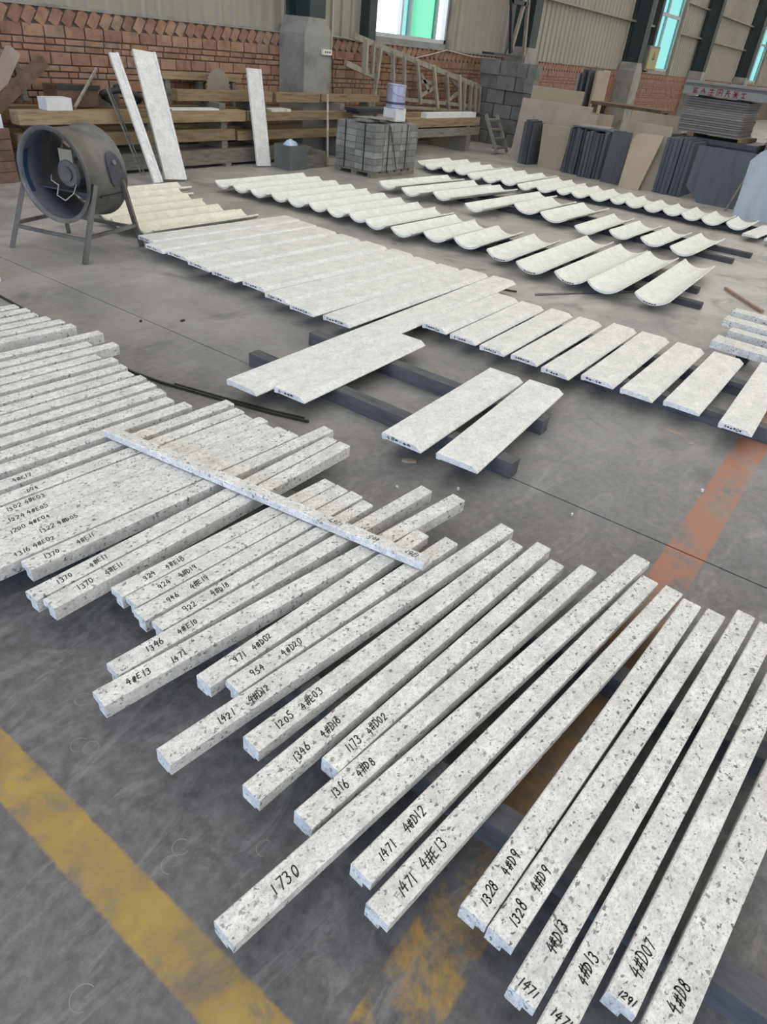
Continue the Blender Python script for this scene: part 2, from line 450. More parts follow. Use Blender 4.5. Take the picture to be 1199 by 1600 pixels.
def corrugated(x0, x1, z0, z1):
    mb = MB(); pts = []; p = 0.25; x = x0
    while x < x1 - 1e-6:
        for dx, dy in ((0, 0), (0.16, 0), (0.178, -0.035), (0.232, -0.035)):
            if x + dx < x1: pts.append((x + dx, dy))
        x += p
    pts.append((x1, 0))
    for x_, dy in pts:
        mb.v += [(x_, WALL_Y + 0.05 + dy, z0), (x_, WALL_Y + 0.05 + dy, z1)]
    for i in range(len(pts) - 1):
        mb.f.append((2 * i, 2 * i + 2, 2 * i + 3, 2 * i + 1))
    o = mb.build('cladding_sheet', M['cladding'], wall)
    o.modifiers.new('thickness', 'SOLIDIFY').thickness = 0.004
    return o
WINS = [(10.98, 13.42), (25.2, 27.62), (39.4, 41.8)]
WZ0, WZ1 = 1.64, 3.75
xs = [-12.0, 9.1, WINS[0][0], WINS[0][1], 16.2, 23.3, WINS[1][0], WINS[1][1], 30.4, 37.5, WINS[2][0], WINS[2][1], 52, 62]
for a, b in zip(xs[:-1], xs[1:]):
    if (a, b) in WINS:
        corrugated(a, b, WZ1, 6.0)
        MB().box(a, b, WALL_Y, WALL_Y + 0.2, 1.56, WZ0).build('window_sill', M['concrete'], wall)
    else:
        corrugated(a, b, 1.50, 6.0)
for z in (2.72, 3.55, 4.6):
    for a, b in ((-12, 10.9), (13.6, 25.1), (27.7, 39.3), (41.9, 62)):
        MB().bar((a, WALL_Y - 0.03, z), (b, WALL_Y - 0.03, z), 0.12, 0.05).build('girt', M['girt'], wall)

def window(n, x0, x1, panes, transom):
    y = WALL_Y + 0.06
    f = MB(); t = 0.06
    f.box(x0, x0 + t, y - 0.05, y + 0.05, WZ0, WZ1); f.box(x1 - t, x1, y - 0.05, y + 0.05, WZ0, WZ1)
    f.box(x0, x1, y - 0.05, y + 0.05, WZ0, WZ0 + t); f.box(x0, x1, y - 0.05, y + 0.05, WZ1 - t, WZ1)
    o = struct(f.build('window_%d' % n, M['aluminium']))
    MB().box(x0, x1, y - 0.045, y + 0.045, transom - 0.04, transom + 0.04).build('transom', M['aluminium'], o)
    prev = x0 + t
    for xe, mat in panes:
        MB().box(prev, xe, y - 0.004, y + 0.004, WZ0 + t, transom - 0.04).build('pane', mat, o)
        MB().box(prev, xe, y - 0.004, y + 0.004, transom + 0.04, WZ1 - t).build('pane', mat, o)
        if xe < x1 - t - 0.01:
            MB().box(xe - 0.025, xe + 0.025, y - 0.04, y + 0.04, WZ0 + t, WZ1 - t).build('mullion', M['aluminium'], o)
        prev = xe
    return o
window(1, 10.98, 13.42, [(11.93, M['glass']), (12.2, M['glass_cyan']), (13.06, M['glass_green']), (13.36, M['glass'])], 3.09)
window(2, 25.2, 27.62, [(26.25, M['glass_cyan']), (27.56, M['glass_cyan'])], 3.09)
window(3, 39.4, 41.8, [(40.5, M['glass_cyan']), (41.74, M['glass_cyan'])], 3.09)
# dark jamb post beside each window
for i, (a, b) in enumerate(WINS):
    struct(MB().box(a - 0.22, a - 0.02, WALL_Y - 0.16, WALL_Y + 0.03, 1.56, 5.6).build('trim_%d' % (2 * i + 1), M['column_green']))
    struct(MB().box(b + 0.02, b + 0.10, WALL_Y - 0.08, WALL_Y + 0.03, 1.56, 5.6).build('trim_%d' % (2 * i + 2), M['girt']))

# ---- steel columns on concrete plinths
CX = [9.12, 16.2, 23.3, 30.4, 37.5]
cdesc = ['dark steel column on tall concrete plinth left of the green window',
         'dark steel column behind the grey block stack with braces',
         'dark steel column left of the electrical box, on concrete plinth',
         'dark steel column right of the narrow cyan window',
         'dark steel column furthest along the wall at right']
for i, cx in enumerate(CX):
    t = thing('steel_column', (cx, 8.2, 0), cdesc[i], 'column', 'columns along the brick wall')
    pl = MB(); h = 1.56
    pl.box(-0.31, 0.31, -0.21, 0.29, 0, h)
    n = len(pl.v)
    top = [(-0.31, -0.21, h), (0.31, -0.21, h), (0.31, 0.29, h), (-0.31, 0.29, h), (-0.19, -0.185, h + 0.2), (0.19, -0.185, h + 0.2), (0.19, 0.29, h + 0.2), (-0.19, 0.29, h + 0.2)]
    pl.add(top, [(0, 1, 5, 4), (1, 2, 6, 5), (2, 3, 7, 6), (3, 0, 4, 7), (4, 5, 6, 7)])
    pl.build('concrete_plinth', M['concrete'], t)
    MB().box(-0.17, 0.17, -0.18, -0.155, h + 0.1, 5.99).build('flange', M['column_green'], t)
    MB().box(-0.17, 0.17, 0.24, 0.265, h + 0.1, 5.99).build('flange', M['column_green'], t)
    MB().box(-0.012, 0.012, -0.155, 0.24, h + 0.1, 5.99).build('web', M['column_green'], t)
    MB().box(0.22, 0.30, 0.16, 0.25, h, 5.6).build('edge_angle', M['girt'], t)
# end wall far to the right closes the hall
ew = struct(MB().box(62, 62.3, -14, 8.9, 0, 6.0).build('wall_end', M['cladding']))
nw = struct(MB().box(-12, 62, -14.3, -14, 0, 1.5).build('wall_near', M['cladding']))
MB().box(-12, 62, -14.3, -14, 4.6, 6.0).build('upper_cladding', M['cladding'], nw)
for i in range(12): MB().box(-12 + 6.2 * i, -10.6 + 6.2 * i, -14.25, -14.05, 1.5, 4.6).build('pier', M['cladding'], nw)
bw = struct(MB().box(-12.3, -12, -14.3, -4, 0, 6.0).build('wall_back', M['cladding']))
MB().box(-12.3, -12, 5, 8.9, 0, 6.0).build('side_panel', M['cladding'], bw)
MB().box(-12.3, -12, -4, 5, 5.2, 6.0).build('door_header', M['cladding'], bw)
# roof with strips of yellowed translucent skylight sheet
roof = struct(MB().box(-12, 62.3, -14.3, -14.0, 6.0, 6.1).build('ceiling', M['girt']))
x = -12.0
while x < 61:
    MB().box(x, x + 2.5, -14.0, 8.9, 6.0, 6.06).build('roof_sheet', M['roof'], roof)
    MB().box(x + 2.5, x + 4.5, -14.0, 8.9, 6.02, 6.024).build('skylight_panel', M['skylight'], roof)
    x += 4.5

# ================================================================== HANDWRITING
def arc(cx, cy, rx, ry, a0, a1, n=7):
    return [(cx + rx * math.cos(math.radians(a0 + (a1 - a0) * i / n)), cy + ry * math.sin(math.radians(a0 + (a1 - a0) * i / n))) for i in range(n + 1)]
GLYPH = {
    '0': [arc(0.28, 0.5, 0.22, 0.42, 100, 460, 12)],
    '1': [[(0.22, 0.95), (0.2, 0.05)]],
    '2': [arc(0.26, 0.70, 0.22, 0.24, 170, -30, 7) + [(0.05, 0.08), (0.52, 0.10)]],
    '3': [arc(0.22, 0.74, 0.22, 0.20, 150, -70, 6) + arc(0.22, 0.28, 0.26, 0.26, 80, -140, 7)],
    '4': [[(0.30, 0.98), (0.02, 0.40), (0.55, 0.44)], [(0.40, 0.75), (0.36, 0.0)]],
    '5': [[(0.50, 0.95), (0.14, 0.92), (0.10, 0.56)] + arc(0.22, 0.30, 0.26, 0.28, 95, -140, 7)],
    '6': [[(0.36, 0.98)] + arc(0.28, 0.28, 0.22, 0.26, 150, 510, 11)],
    '7': [[(0.04, 0.90), (0.50, 0.92), (0.24, 0.02)]],
    '8': [arc(0.27, 0.73, 0.17, 0.21, 270, 630, 9) + arc(0.27, 0.26, 0.22, 0.26, 90, -270, 9)],
    '9': [arc(0.26, 0.70, 0.21, 0.24, 20, 380, 10) + [(0.40, 0.02)]],
    '#': [[(0.22, 0.95), (0.14, 0.05)], [(0.46, 0.95), (0.38, 0.02)], [(0.02, 0.66), (0.62, 0.72)], [(0.0, 0.32), (0.58, 0.38)]],
    'D': [[(0.12, 0.95), (0.08, 0.05)], [(0.0, 0.92)] + arc(0.10, 0.48, 0.44, 0.44, 85, -85, 8) + [(0.0, 0.04)]],
    'E': [[(0.50, 0.92), (0.10, 0.88), (0.06, 0.08), (0.52, 0.10)], [(0.08, 0.50), (0.44, 0.52)]],
    '-': [[(0.05, 0.5), (0.42, 0.52)]],
    '~': [[(0.0, 0.4), (0.12, 0.75), (0.2, 0.25), (0.32, 0.8), (0.42, 0.3), (0.55, 0.65)]],
}
def stroke_mesh(mb, text, h, pen, place, slant=0.18):
    """ribbons for one line of handwriting; place maps (u, v) to a 3D point"""
    u = 0.0
    for ch in text:
        if ch == ' ': u += 0.4 * h; continue
        s = h * random.uniform(0.82, 1.12); dv = random.uniform(-0.10, 0.10) * h; sl = slant + random.uniform(-0.06, 0.10) * (slant > 0)
        for pl in GLYPH[ch]:
            p = [(u + (x + sl * y) * s * 0.86 + random.uniform(-.012, .012) * h, y * s + dv + random.uniform(-.02, .02) * h) for x, y in pl]
            for (a, b) in zip(p[:-1], p[1:]):
                dx, dy = b[0] - a[0], b[1] - a[1]; L = math.hypot(dx, dy) or 1e-6
                nx, ny = -dy / L * pen / 2, dx / L * pen / 2; ex, ey = dx / L * pen * 0.3, dy / L * pen * 0.3
                q = [(a[0] - ex + nx, a[1] - ey + ny), (a[0] - ex - nx, a[1] - ey - ny), (b[0] + ex - nx, b[1] + ey - ny), (b[0] + ex + nx, b[1] + ey + ny)]
                mb.add([place(*c) for c in q], [(0, 1, 2, 3)])
        u += (0.44 if ch == '1' else 0.62) * h
    return u

# ================================================================== GRANITE BARS
BAR_T, BAR_Z = 0.05, 0.084
def bar_profile(w, kind, t=BAR_T):
    c = 0.003; z0 = 0
    if kind == 'L':      # rebate under the left edge
        return [(-c, t), (-w + c, t), (-w, t - c), (-w, z0), (-w + 0.036, z0), (-w + 0.036, 0.024), (0, 0.024), (0, t - c)]
    if kind == 'R':      # rebate under the right edge
        return [(-c, t), (-w + c, t), (-w, t - c), (-w, 0.020), (-w + 0.022, 0.020), (-w + 0.022, z0), (0, z0), (0, t - c)]
    return [(-c, t), (-w + c, t), (-w, t - c), (-w, 0.008), (-w + 0.016, 0.008), (-w + 0.016, 0.0), (0, 0), (0, t - c)]
def add_bar(nx, ny, L, ang, label, w=0.06, kind='L', marks=(), z=BAR_Z, mat='granite', group='granite bars laid side by side on skids', t=BAR_T):
    o = MB().prism(bar_profile(w, kind, t), 0, L).build('granite_bar', M[mat], None, False, (nx, ny, z), math.radians(ang))
    tag(o, label, 'stone bar', group)
    for m in marks:
        text, along, side, h = m[0], m[1], m[2], m[3]
        mb = MB(); zt = t + 0.0004
        if len(m) > 4 and m[4] == 'across':
            stroke_mesh(mb, text, h, 0.0028, lambda u, v: (along + v, -side - u, zt))
        elif len(m) > 4 and m[4] == 'reverse':
            stroke_mesh(mb, text, h, 0.0028, lambda u, v: (along - u, -side - v, zt))
        else:
            stroke_mesh(mb, text, h, 0.0031, lambda u, v: (along + u, -w + side + v + 0.05 * u, zt))
        p = mb.build('inscription', M['ink'], o); p['label'] = 'black handwritten number %s' % text
    return o

# far ends of the bars of the close-packed pile at left, back to front
pile = [(1.877, 3.903), (1.892, 3.812), (1.885, 3.722), (1.905, 3.630), (1.935, 3.545), (1.943, 3.453), (1.99, 3.277), (1.857, 3.180), (1.954, 3.091),
        (1.794, 3.011), (1.835, 2.930), (1.816, 2.830), (1.788, 2.742), (1.805, 2.664), (1.792, 2.578), (1.778, 2.489), (1.748, 2.395), (1.773, 2.302),
        (1.924, 2.191), (1.902, 2.100), (1.884, 2.030), (1.916, 1.966), (1.887, 1.905), (1.911, 1.844), (1.916, 1.783)]
pmarks = {17: [('4#D09', .30, .012, .024)], 18: [('4#E17', .36, .012, .024)], 19: [('D04', .38, .012, .024)], 20: [('1302 4#E03', .29, .015, .024)],
          21: [('1224 4#E05', .18, .015, .024)], 22: [('1200 4#E04', .18, .015, .024)], 23: [('1322 4#D05', .22, .015, .024)], 24: [('1316 4#E02', .10, .015, .024)]}
side_note = {5: 'full side showing', 6: 'jutting out past its neighbours', 8: 'longest reaching of the rear half', 18: 'jutting out beside the dark strip'}
for i, (fx, fy) in enumerate(pile):
    L = 1.37 if i < 21 else 1.318
    a = -3.0
    ca, sa = math.cos(math.radians(a)), math.sin(math.radians(a))
    lab = 'speckled granite bar in left pile, %s from the back' % ORD[i + 1]
    if i in side_note: lab += ', ' + side_note[i]
    add_bar(fx - L * ca, fy - L * sa, L, a, lab, 0.059, 'L', pmarks.get(i, ()))

def nf(nx, ny, fx, fy): return nx, ny, math.hypot(fx - nx, fy - ny), math.degrees(math.atan2(fy - ny, fx - nx))
H = 0.024
BARS = [
    (nf(0.697, 1.777, 2.062, 1.708), .06, 'L', [('1370', .055, .015, H), ('4#E11', .165, .015, H)], 'granite bar marked 1370 4#E11, first of three, jutting past left pile'),
    (nf(0.632, 1.640, 2.003, 1.634), .058, 'L', [('1370', .08, .015, H), ('4#E11', .19, .015, H)], 'granite bar marked 1370 4#E11, middle of the three'),
    (nf(0.647, 1.574, 2.005, 1.568), .06, 'L', [('1370', .09, .015, H), ('4#E11', .185, .015, H)], 'granite bar marked 1370 4#E11, last of three, side face bare'),
    (nf(0.807, 1.476, 1.733, 1.419), .06, 'L', [('924', .09, .015, H), ('4#E18', .17, .015, H)], 'short granite bar marked 924 4#E18 under the crossing bar'),
    (nf(0.812, 1.411, 1.733, 1.355), .06, 'L', [('924', .09, .015, H), ('4#D19', .165, .015, H)], 'short granite bar marked 924 4#D19 under the crossing bar'),
    (nf(0.791, 1.346, 1.739, 1.288), .06, 'L', [('946', .09, .015, H), ('4#E19', .175, .015, H)], 'short granite bar marked 946 4#E19 under the crossing bar'),
    (nf(0.798, 1.272, 1.722, 1.216), .052, 'L', [('922', .09, .012, H), ('4#D18', .19, .012, H)], 'short granite bar marked 922 4#D18 under the crossing bar'),
    (nf(0.620, 1.230, 1.967, 1.113), .058, 'L', [('1346', .10, .015, H), ('4#E10', .20, .015, H)], 'granite bar marked 1346 4#E10, far end past the crossing bar'),
    (nf(0.542, 1.176, 2.007, 0.987), .062, 'L', [('4#E13', .075, .016, H), ('1471', .20, .010, H)], 'granite bar marked 4#E13 then 1471, nearest end of left group'),
    (nf(0.750, 1.022, 1.710, 0.962), .06, 'F', [('971', .10, .016, H), ('4#D02', .165, .016, H)], 'short granite bar marked 971 4#D02'),
    (nf(0.788, 0.952, 1.746, 0.858), .058, 'L', [('954', .06, .014, H), ('4#D20', .17, .014, H)], 'short granite bar marked 954 4#D20'),
    (nf(0.539, 0.918, 1.965, 0.748), .06, 'F', [('1421', .15, .012, H), ('4#D12', .245, .014, H)], 'granite bar marked 1421 4#D12, beside the short 954 bar'),
    (nf(0.696, 0.788, 1.898, 0.677), .06, 'F', [('1205', .075, .012, .025), ('4#E03', .16, .014, .026)], 'granite bar marked 1205 4#E03'),
    (nf(0.605, 0.694, 1.956, 0.594), .06, 'F', [('1346', .125, .012, H), ('4#D16', .22, .014, H)], 'granite bar marked 1346 4#D16'),
    (nf(0.777, 0.601, 1.897, 0.513), .056, 'F', [('1173', .055, .014, H), ('4#D02', .13, .014, H)], 'granite bar marked 1173 4#D02'),
    (nf(0.634, 0.559, 1.949, 0.416), .06, 'F', [('1316', .085, .014, H), ('4#D8', .165, .014, H)], 'granite bar marked 1316 4#D8'),
    (nf(0.367, 0.523, 2.143, 0.293), .064, 'R', [('1730', .115, .014, .030)], 'longest granite bar marked 1730, near end almost at the yellow line'),
    (nf(0.624, 0.386, 2.044, 0.228), .060, 'R', [('1471', .050, .014, H), ('4#D12', .135, .016, H)], 'granite bar marked 1471 4#D12, right beside the 1730 bar'),
    (nf(0.581, 0.312, 2.047, 0.146), .062, 'R', [('1471', .060, .014, H), ('4#E13', .135, .014, .029)], 'granite bar marked 1471 4#E13 beside the worn yellow paint'),
    (nf(0.702, 0.158, 2.021, 0.079), .062, 'R', [('1328', .030, .018, .024), ('4#D9', .115, .018, .024)], 'granite bar marked 1328 4#D9, left one of touching pair'),
    (nf(0.701, 0.093, 2.027, 0.000), .060, 'R', [('1328', .035, .016, .024), ('4#D9', .125, .016, .026)], 'granite bar marked 1328 4#D9, right one of touching pair'),
    (nf(0.634, 0.011, 2.093, -0.082), .058, 'R', [('1471', .014, .010, .019, 'across'), ('4#D13', .105, .018, .023)], 'granite bar with 1471 written across its end, left of two'),
    (nf(0.612, -0.058, 2.085, -0.154), .059, 'R', [('1471', .028, .010, .019, 'across'), ('4#D13', .115, .018, .023)], 'granite bar with 1471 written across its end, cut by bottom edge'),
    (nf(0.745, -0.141, 2.030, -0.232), .060, 'R', [('4#D07', .060, .016, .028), ('1291', .008, .018, .016, 'across')], 'granite bar marked 4#D07 and 1291'),
    (nf(0.660, -0.205, 2.000, -0.330), .072, 'R', [('4#D8', .135, .022, .028)], 'rightmost granite bar marked 4#D8, running off the picture edge'),
]
for (nx, ny, L, a), wd, kind, marks, lab in BARS:
    add_bar(nx, ny, L, a, lab, wd, kind, marks)
# the bar lying across the others
cb = add_bar(1.315, 2.268, 1.462, -82.3, 'single granite bar laid crosswise on top of the others', 0.05, 'F',
             [('1267', 1.13, .012, .024, 'reverse'), ('405', 1.28, .014, .022, 'reverse'), ('1267', 1.43, .012, .022, 'reverse')], BAR_Z + BAR_T + 0.0005, t=0.036)
cb['group'] = 'granite bars laid side by side on skids'
cb.rotation_euler = (0, 0, math.radians(-82.3))
cb.location = (1.375, 2.262, BAR_Z + BAR_T + 0.0005)

def skid(x, y0, y1, label, h=0.084, wd=0.07, mat='beam', z=0.0, group='skids under the stone rows'):
    c = 0.004
    o = MB().prism([(y0, z), (y1, z), (y1, z + h), (y0, z + h)], -wd / 2, wd / 2).build('skid_beam', M[mat], None, False, (x, 0, 0))
    return tag(o, label, 'beam', group)
skid(0.96, -0.55, 1.72, 'grey skid beam under near ends of the marked granite bars')
skid(0.96, 1.74, 4.0, 'grey skid beam under near ends of the left bar pile')
skid(1.60, -0.55, 1.72, 'grey skid beam under far ends of the marked granite bars')
skid(1.60, 1.74, 4.0, 'grey skid beam under far ends of the left bar pile')

# ================================================================== PLATES
PL_Z = 0.11
def plate(nx, ny, L, a, w, label, group, mat='granite_plate', scribble=True, t=0.026, bevel=0.034, lip=0.03):
    c = 0.003
    prof = [(-c, 0), (-w + bevel, 0), (-w + 0.001, -0.021), (-w, -t), (-0.022, -t), (-0.022, -lip), (-0.004, -lip), (0, -0.012), (0, -c)]
    o = MB().prism(prof, 0, L).build('granite_plate', M[mat], None, False, (nx, ny, PL_Z), math.radians(a))
    tag(o, label, 'stone plate', group)
    if scribble:
        mb = MB(); txt = random.choice(('4-~~~', '4#~-~~', '~~-4~', '4~~~0~'))
        stroke_mesh(mb, txt, 0.019, 0.0022, lambda u, v: (-0.0005, -0.03 - u * (w - 0.075) / 0.075, -0.0215 + v), 0.0)
        p = mb.build('marker_scrawl', M['ink'], o); p['label'] = 'black marker scrawl on the cut end'
    # tiny drill pits along the bevelled edge are part of the stone
    return o
G1 = 'long granite plates in the middle row'; G2 = 'short granite plates in the middle row'
long_plates = [(3.45, 4.885, 1.62, -3, .225), (3.34, 4.648, 1.70, -3, .225), (3.36, 4.410, 1.65, -3, .25), (3.313, 4.120, 1.68, -3, .25), (3.294, 3.836, 1.70, -3, .255),
               (3.304, 3.533, 1.693, -3.0, .23), (3.24, 3.252, 1.714, -2.6, .225), (3.199, 2.985, 1.75, -1.7, .215), (3.218, 2.713, 1.795, 0.2, .220)]
for i, (x, y, L, a, wd) in enumerate(long_plates):
    plate(x, y, L, a, wd, 'long pale granite plate, %s in the row counted from the fan' % ORD[i + 1], G1)
plate(2.115, 2.396, 2.92, 1.4, .205, 'extra long granite plate pulled out towards the bars', G1, scribble=False)
plate(2.228, 2.178, 1.12, 1.6, .20, 'short granite plate lying against the extra long plate', G2)
short_plates = [(3.618, 2.214, 1.013, 0.3, .188), (3.597, 1.988, 1.02, 0.8, .188), (3.58, 1.762, 1.070, 0.8, .172), (3.60, 1.556, 1.05, 0.2, .178), (3.565, 1.338, 1.16, -0.2, .178),
                (3.648, 1.123, 1.080, 0.3, .198), (3.644, 0.886, 1.076, -0.2, .188), (3.677, 0.650, 1.064, -0.1, .198), (3.634, 0.345, 1.18, 1.0, .172)]
for i, (x, y, L, a, wd) in enumerate(short_plates):
    lab = 'short granite plate with sloping edge, %s after the extra long plate' % ORD[i + 1]
    if i == 8: lab = 'short granite plate at the right picture edge by orange paint'
    plate(x, y, L, a, wd, lab, G2, scribble=(i not in (6, 7)))
plate(2.244, 1.513, 1.072, 1.6, .215, 'granite plate with marked end lying alone on two skids, left one', G2)
plate(2.27, 1.232, 1.075, 4.0, .208, 'granite plate lying alone on two skids, right one', G2, scribble=False)
PB = 'skids under the granite plates'
for x, y0, y1, lab in [(2.52, 0.955, 2.62, 'skid beam under near ends of the two lone plates'),
                       (3.02, 1.04, 2.62, 'skid beam under far ends of the two lone plates'),
                       (3.86, 0.0, 2.40, 'skid beam under near ends of the short plates'), (4.42, 0.02, 2.40, 'skid beam under far ends of the short plates'),
                       (3.68, 2.50, 4.84, 'skid beam under near ends of the long plates'), (4.60, 2.46, 4.80, 'skid beam under far ends of the long plates')]:
    skid(x, y0, y1, lab, 0.079, 0.075, 'beam', group=PB)

# ================================================================== TROUGHS
def trough(nx, ny, L, a, w, label, group, mat='granite_trough', z=0.05, t=0.019, scrawl=False):
    R = w * 0.74; half = math.asin(w / 2 / R); n = 10
    sag = R * (1 - math.cos(half)); prof = []
    for i in range(n + 1):
        th = -half + 2 * half * i / n
        prof.append((-w / 2 + (R + t) * math.sin(th) * (w / 2) / ((R + t) * math.sin(half)), t + R - (R + t) * math.cos(th)))
    # inner curve back from +y to -y
    for i in range(n + 1):
        th = half - 2 * half * i / n
        prof.append((-w / 2 + (R - 0.0) * math.sin(th) * (w / 2 - 0.006) / (R * math.sin(half)), t + R - R * math.cos(th)))
    mb = MB().prism(prof, 0, L)
    o = mb.build('curved_moulding', M[mat], None, False, (nx, ny, z), math.radians(a))
    tag(o, label, 'stone moulding', group)
    if scrawl:
        mb2 = MB(); lim = w * 0.34
        def pl_(u, v_):
            yy = w * 0.20 - u * (w * 0.42) / 0.055
            th = math.asin(max(-1, min(1, yy / R)))
            return (-0.0006, -w / 2 + yy, t * 0.12 + R * (1 - math.cos(th)) + v_ * 0.95)
        stroke_mesh(mb2, '~4~~~', 0.016, 0.0024, pl_, 0.0)
        p = mb2.build('marker_scrawl', M['ink'], o); p['label'] = 'black marker scrawl on the cut end'
    return o
row2 = [(5.605, 1.491, 1.615, 2.0, .29), (5.575, 1.884, 1.619, .3, .295), (5.579, 2.185, 1.62, .5, .295), (5.56, 2.541, 1.66, 1.0, .30), (5.70, 2.913, 1.03, 1.5, .30), (5.80, 3.326, .90, .9, .30),
        (5.747, 3.638, .95, -.8, .28), (5.614, 3.93, 1.15, -1.2, .265), (5.629, 4.263, 1.21, -1.8, .27), (5.714, 4.535, 1.2, -1.8, .255), (5.682, 4.800, 1.26, -1.8, .255),
        (5.70, 5.065, 1.27, -1.8, .255), (5.66, 5.330, 1.31, -1.8, .255), (5.68, 5.595, 1.34, -1.8, .255), (5.63, 5.860, 1.40, -1.8, .255), (5.62, 6.125, 1.40, -1.8, .255), (5.60, 6.39, 1.42, -1.8, .255)]
for i, (x, y, L, a, wd) in enumerate(row2):
    trough(x, y, L, a, wd, 'curved stone trough piece, %s in the front trough row from the right' % ORD[i + 1], 'front row of curved stone troughs', scrawl=i in (0, 2, 3, 4))
row2b = [(7.66, 1.828, 1.09, -1.4, .28), (7.775, 2.181, .92, -1.6, .28), (7.77, 2.533, .92, -1.8, .28), (7.60, 2.868, 1.19, -.4, .27), (7.83, 3.40, 1.18, -2.0, .36), (7.95, 3.805, 1.02, -1.0, .36),
         (7.42, 4.176, 1.80, -3.0, .28), (7.63, 4.76, 1.45, -6, .30), (7.45, 5.11, 1.55, -5, .30), (7.53, 5.52, 1.45, -5, .30)]
for i, (x, y, L, a, wd) in enumerate(row2b):
    trough(x, y, L, a, wd, 'curved stone trough piece, %s in the second trough row from the right' % ORD[i + 1], 'second row of curved stone troughs')
r3 = [(9.70, 6.411, .95), (9.54, 6.173, 1.29), (9.64, 5.913, 1.14), (9.64, 5.693, 1.11), (9.48, 5.374, 1.40), (9.48, 5.114, 1.36), (9.58, 4.868, 1.38), (9.50, 4.554, 1.40), (9.61, 4.311, 1.22),
      (9.75, 4.06, 1.02), (9.78, 3.859, .99), (9.83, 3.604, .93), (9.92, 3.334, .86), (9.90, 3.118, .75), (9.85, 2.841, .81), (9.90, 2.601, .72), (9.85, 2.34, .76), (9.82, 2.078, .76), (9.865, 1.78, .66)]
for i, (x, y, L) in enumerate(r3):
    nxt = r3[i + 1][1] if i + 1 < len(r3) else y - 0.3
    trough(x, y, L, 0, min(0.27, y - nxt - 0.004), 'curved stone trough piece, %s in the hindmost trough row from the left' % ORD[i + 1], 'hindmost row of curved stone troughs')
PLZ_SAVE = PL_Z
PL_Z = 0.082
plate(9.55, 1.50, .95, -4, .18, 'small flat granite plate ending the hindmost trough row', 'flat pieces after the troughs', scribble=False)
plate(9.52, 1.24, .95, -4, .18, 'small flat granite plate at right picture edge behind troughs', 'flat pieces after the troughs', scribble=False)
PL_Z = PLZ_SAVE
cream = [(3.654, 5.195, 1.20), (3.60, 5.455, 1.20), (3.66, 5.715, 1.15), (3.75, 5.975, 1.1), (3.85, 6.235, 1.1), (4.0, 6.495, 1.15)]
for i, (x, y, L) in enumerate(cream):
    trough(x, y, L, -0.5, .25, 'cream stone trough piece behind the drum fan, %s from the front' % ORD[i + 1], 'cream troughs behind the fan', 'granite_cream')
TB = 'skids under the trough rows'
for x, y0, y1, lab in [(6.08, 1.05, 4.0, 'dark skid under near ends of the front trough row, right half'), (6.55, 1.2, 4.0, 'dark skid under far ends of the front trough row, right half'),
                       (6.08, 4.02, 6.45, 'dark skid under near ends of the front trough row, left half'), (6.55, 4.02, 6.45, 'dark skid under far ends of the front trough row, left half'),
                       (8.12, 1.26, 5.6, 'dark skid under near ends of the second trough row'), (8.62, 1.18, 5.6, 'dark skid under far ends of the second trough row'),
                       (10.02, 1.0, 6.45, 'dark skid under near ends of the hindmost trough row'), (10.42, 1.0, 6.45, 'dark skid under far ends of the hindmost trough row'),
                       (3.95, 4.93, 6.5, 'dark skid under near ends of the cream troughs'), (4.55, 4.93, 6.5, 'dark skid under far ends of the cream troughs')]:
    skid(x, y0, y1, lab, 0.0495, 0.08, 'beam_dark', group=TB)

# ---- pile of bars at the right picture edge (they run along Y)
gp = 'granite bars piled at the right edge'
for i, (x, y, z, wd) in enumerate([(5.98, 0.76, .084, .12), (5.72, 0.76, .084, .13), (5.52, 0.68, .06, .11), (5.20, 0.70, .084, .16)]):
    o = MB().prism([(0, 0), (0, 0.05), (-0.006, 0.05), (-wd, 0.05), (-wd, 0)][::-1], 0, 1.1).build('granite_bar', M['granite'], None, False, (x, y, z), math.radians(-90 - 2))
    o.rotation_euler = (0, 0, math.radians(-92)); o.location = (x - wd, y, z)
    tag(o, 'granite bar in the small pile at right edge, %s from the back' % ORD[i + 1], 'stone bar', gp)
skid(5.0, 0, 0.01, 'x') if False else None
for x0, x1, y, zt, lab in [(5.0, 6.0, 0.5, .06, 'dark sleeper under the small right pile, near its ends'), (5.0, 6.0, -0.1, .06, 'dark sleeper under the small right pile, off its ends')]:
    o = MB().box(x0, x1, y - 0.04, y + 0.04, 0, zt).build('skid_beam', M['beam_dark']); tag(o, lab, 'beam', 'sleepers under the right pile')

# ================================================================== DRUM FAN
def axis_mtx(p, d):
    return Matrix.Translation(p) @ Vector(d).to_track_quat('Z', 'Y').to_matrix().to_4x4()
ax = Vector((0.963, 0.268, 0)); sd = Vector((0.268, -0.963, 0))
fan = thing('drum_fan', (3.09, 5.18, 0), 'large grey drum fan standing on splayed steel legs', 'fan')
inv = Matrix.Translation((-3.09, -5.18, 0))
FC = Vector((2.90, 5.03, 0.555)); FR, FL_ = 0.300, 0.41
mt = inv @ axis_mtx(FC, ax)
drum = MB().lathe([(FR + 0.02, 0.0), (FR + 0.02, 0.012), (FR, 0.02), (FR, FL_ - 0.02), (FR + 0.018, FL_ - 0.012), (FR + 0.018, FL_), (FR - 0.01, FL_), (FR - 0.01, 0.0), (FR + 0.02, 0.0)], mt, 48).build('drum', M['fan_steel'], fan, True)
drum.data.materials.append(M['fan_inside'])
MB().lathe([(FR - 0.012, 0.02), (FR - 0.012, FL_ - 0.03), (FR - 0.016, FL_ - 0.03), (FR - 0.016, 0.02), (FR - 0.012, 0.02)], mt, 48).build('liner', M['fan_inside'], fan, True)
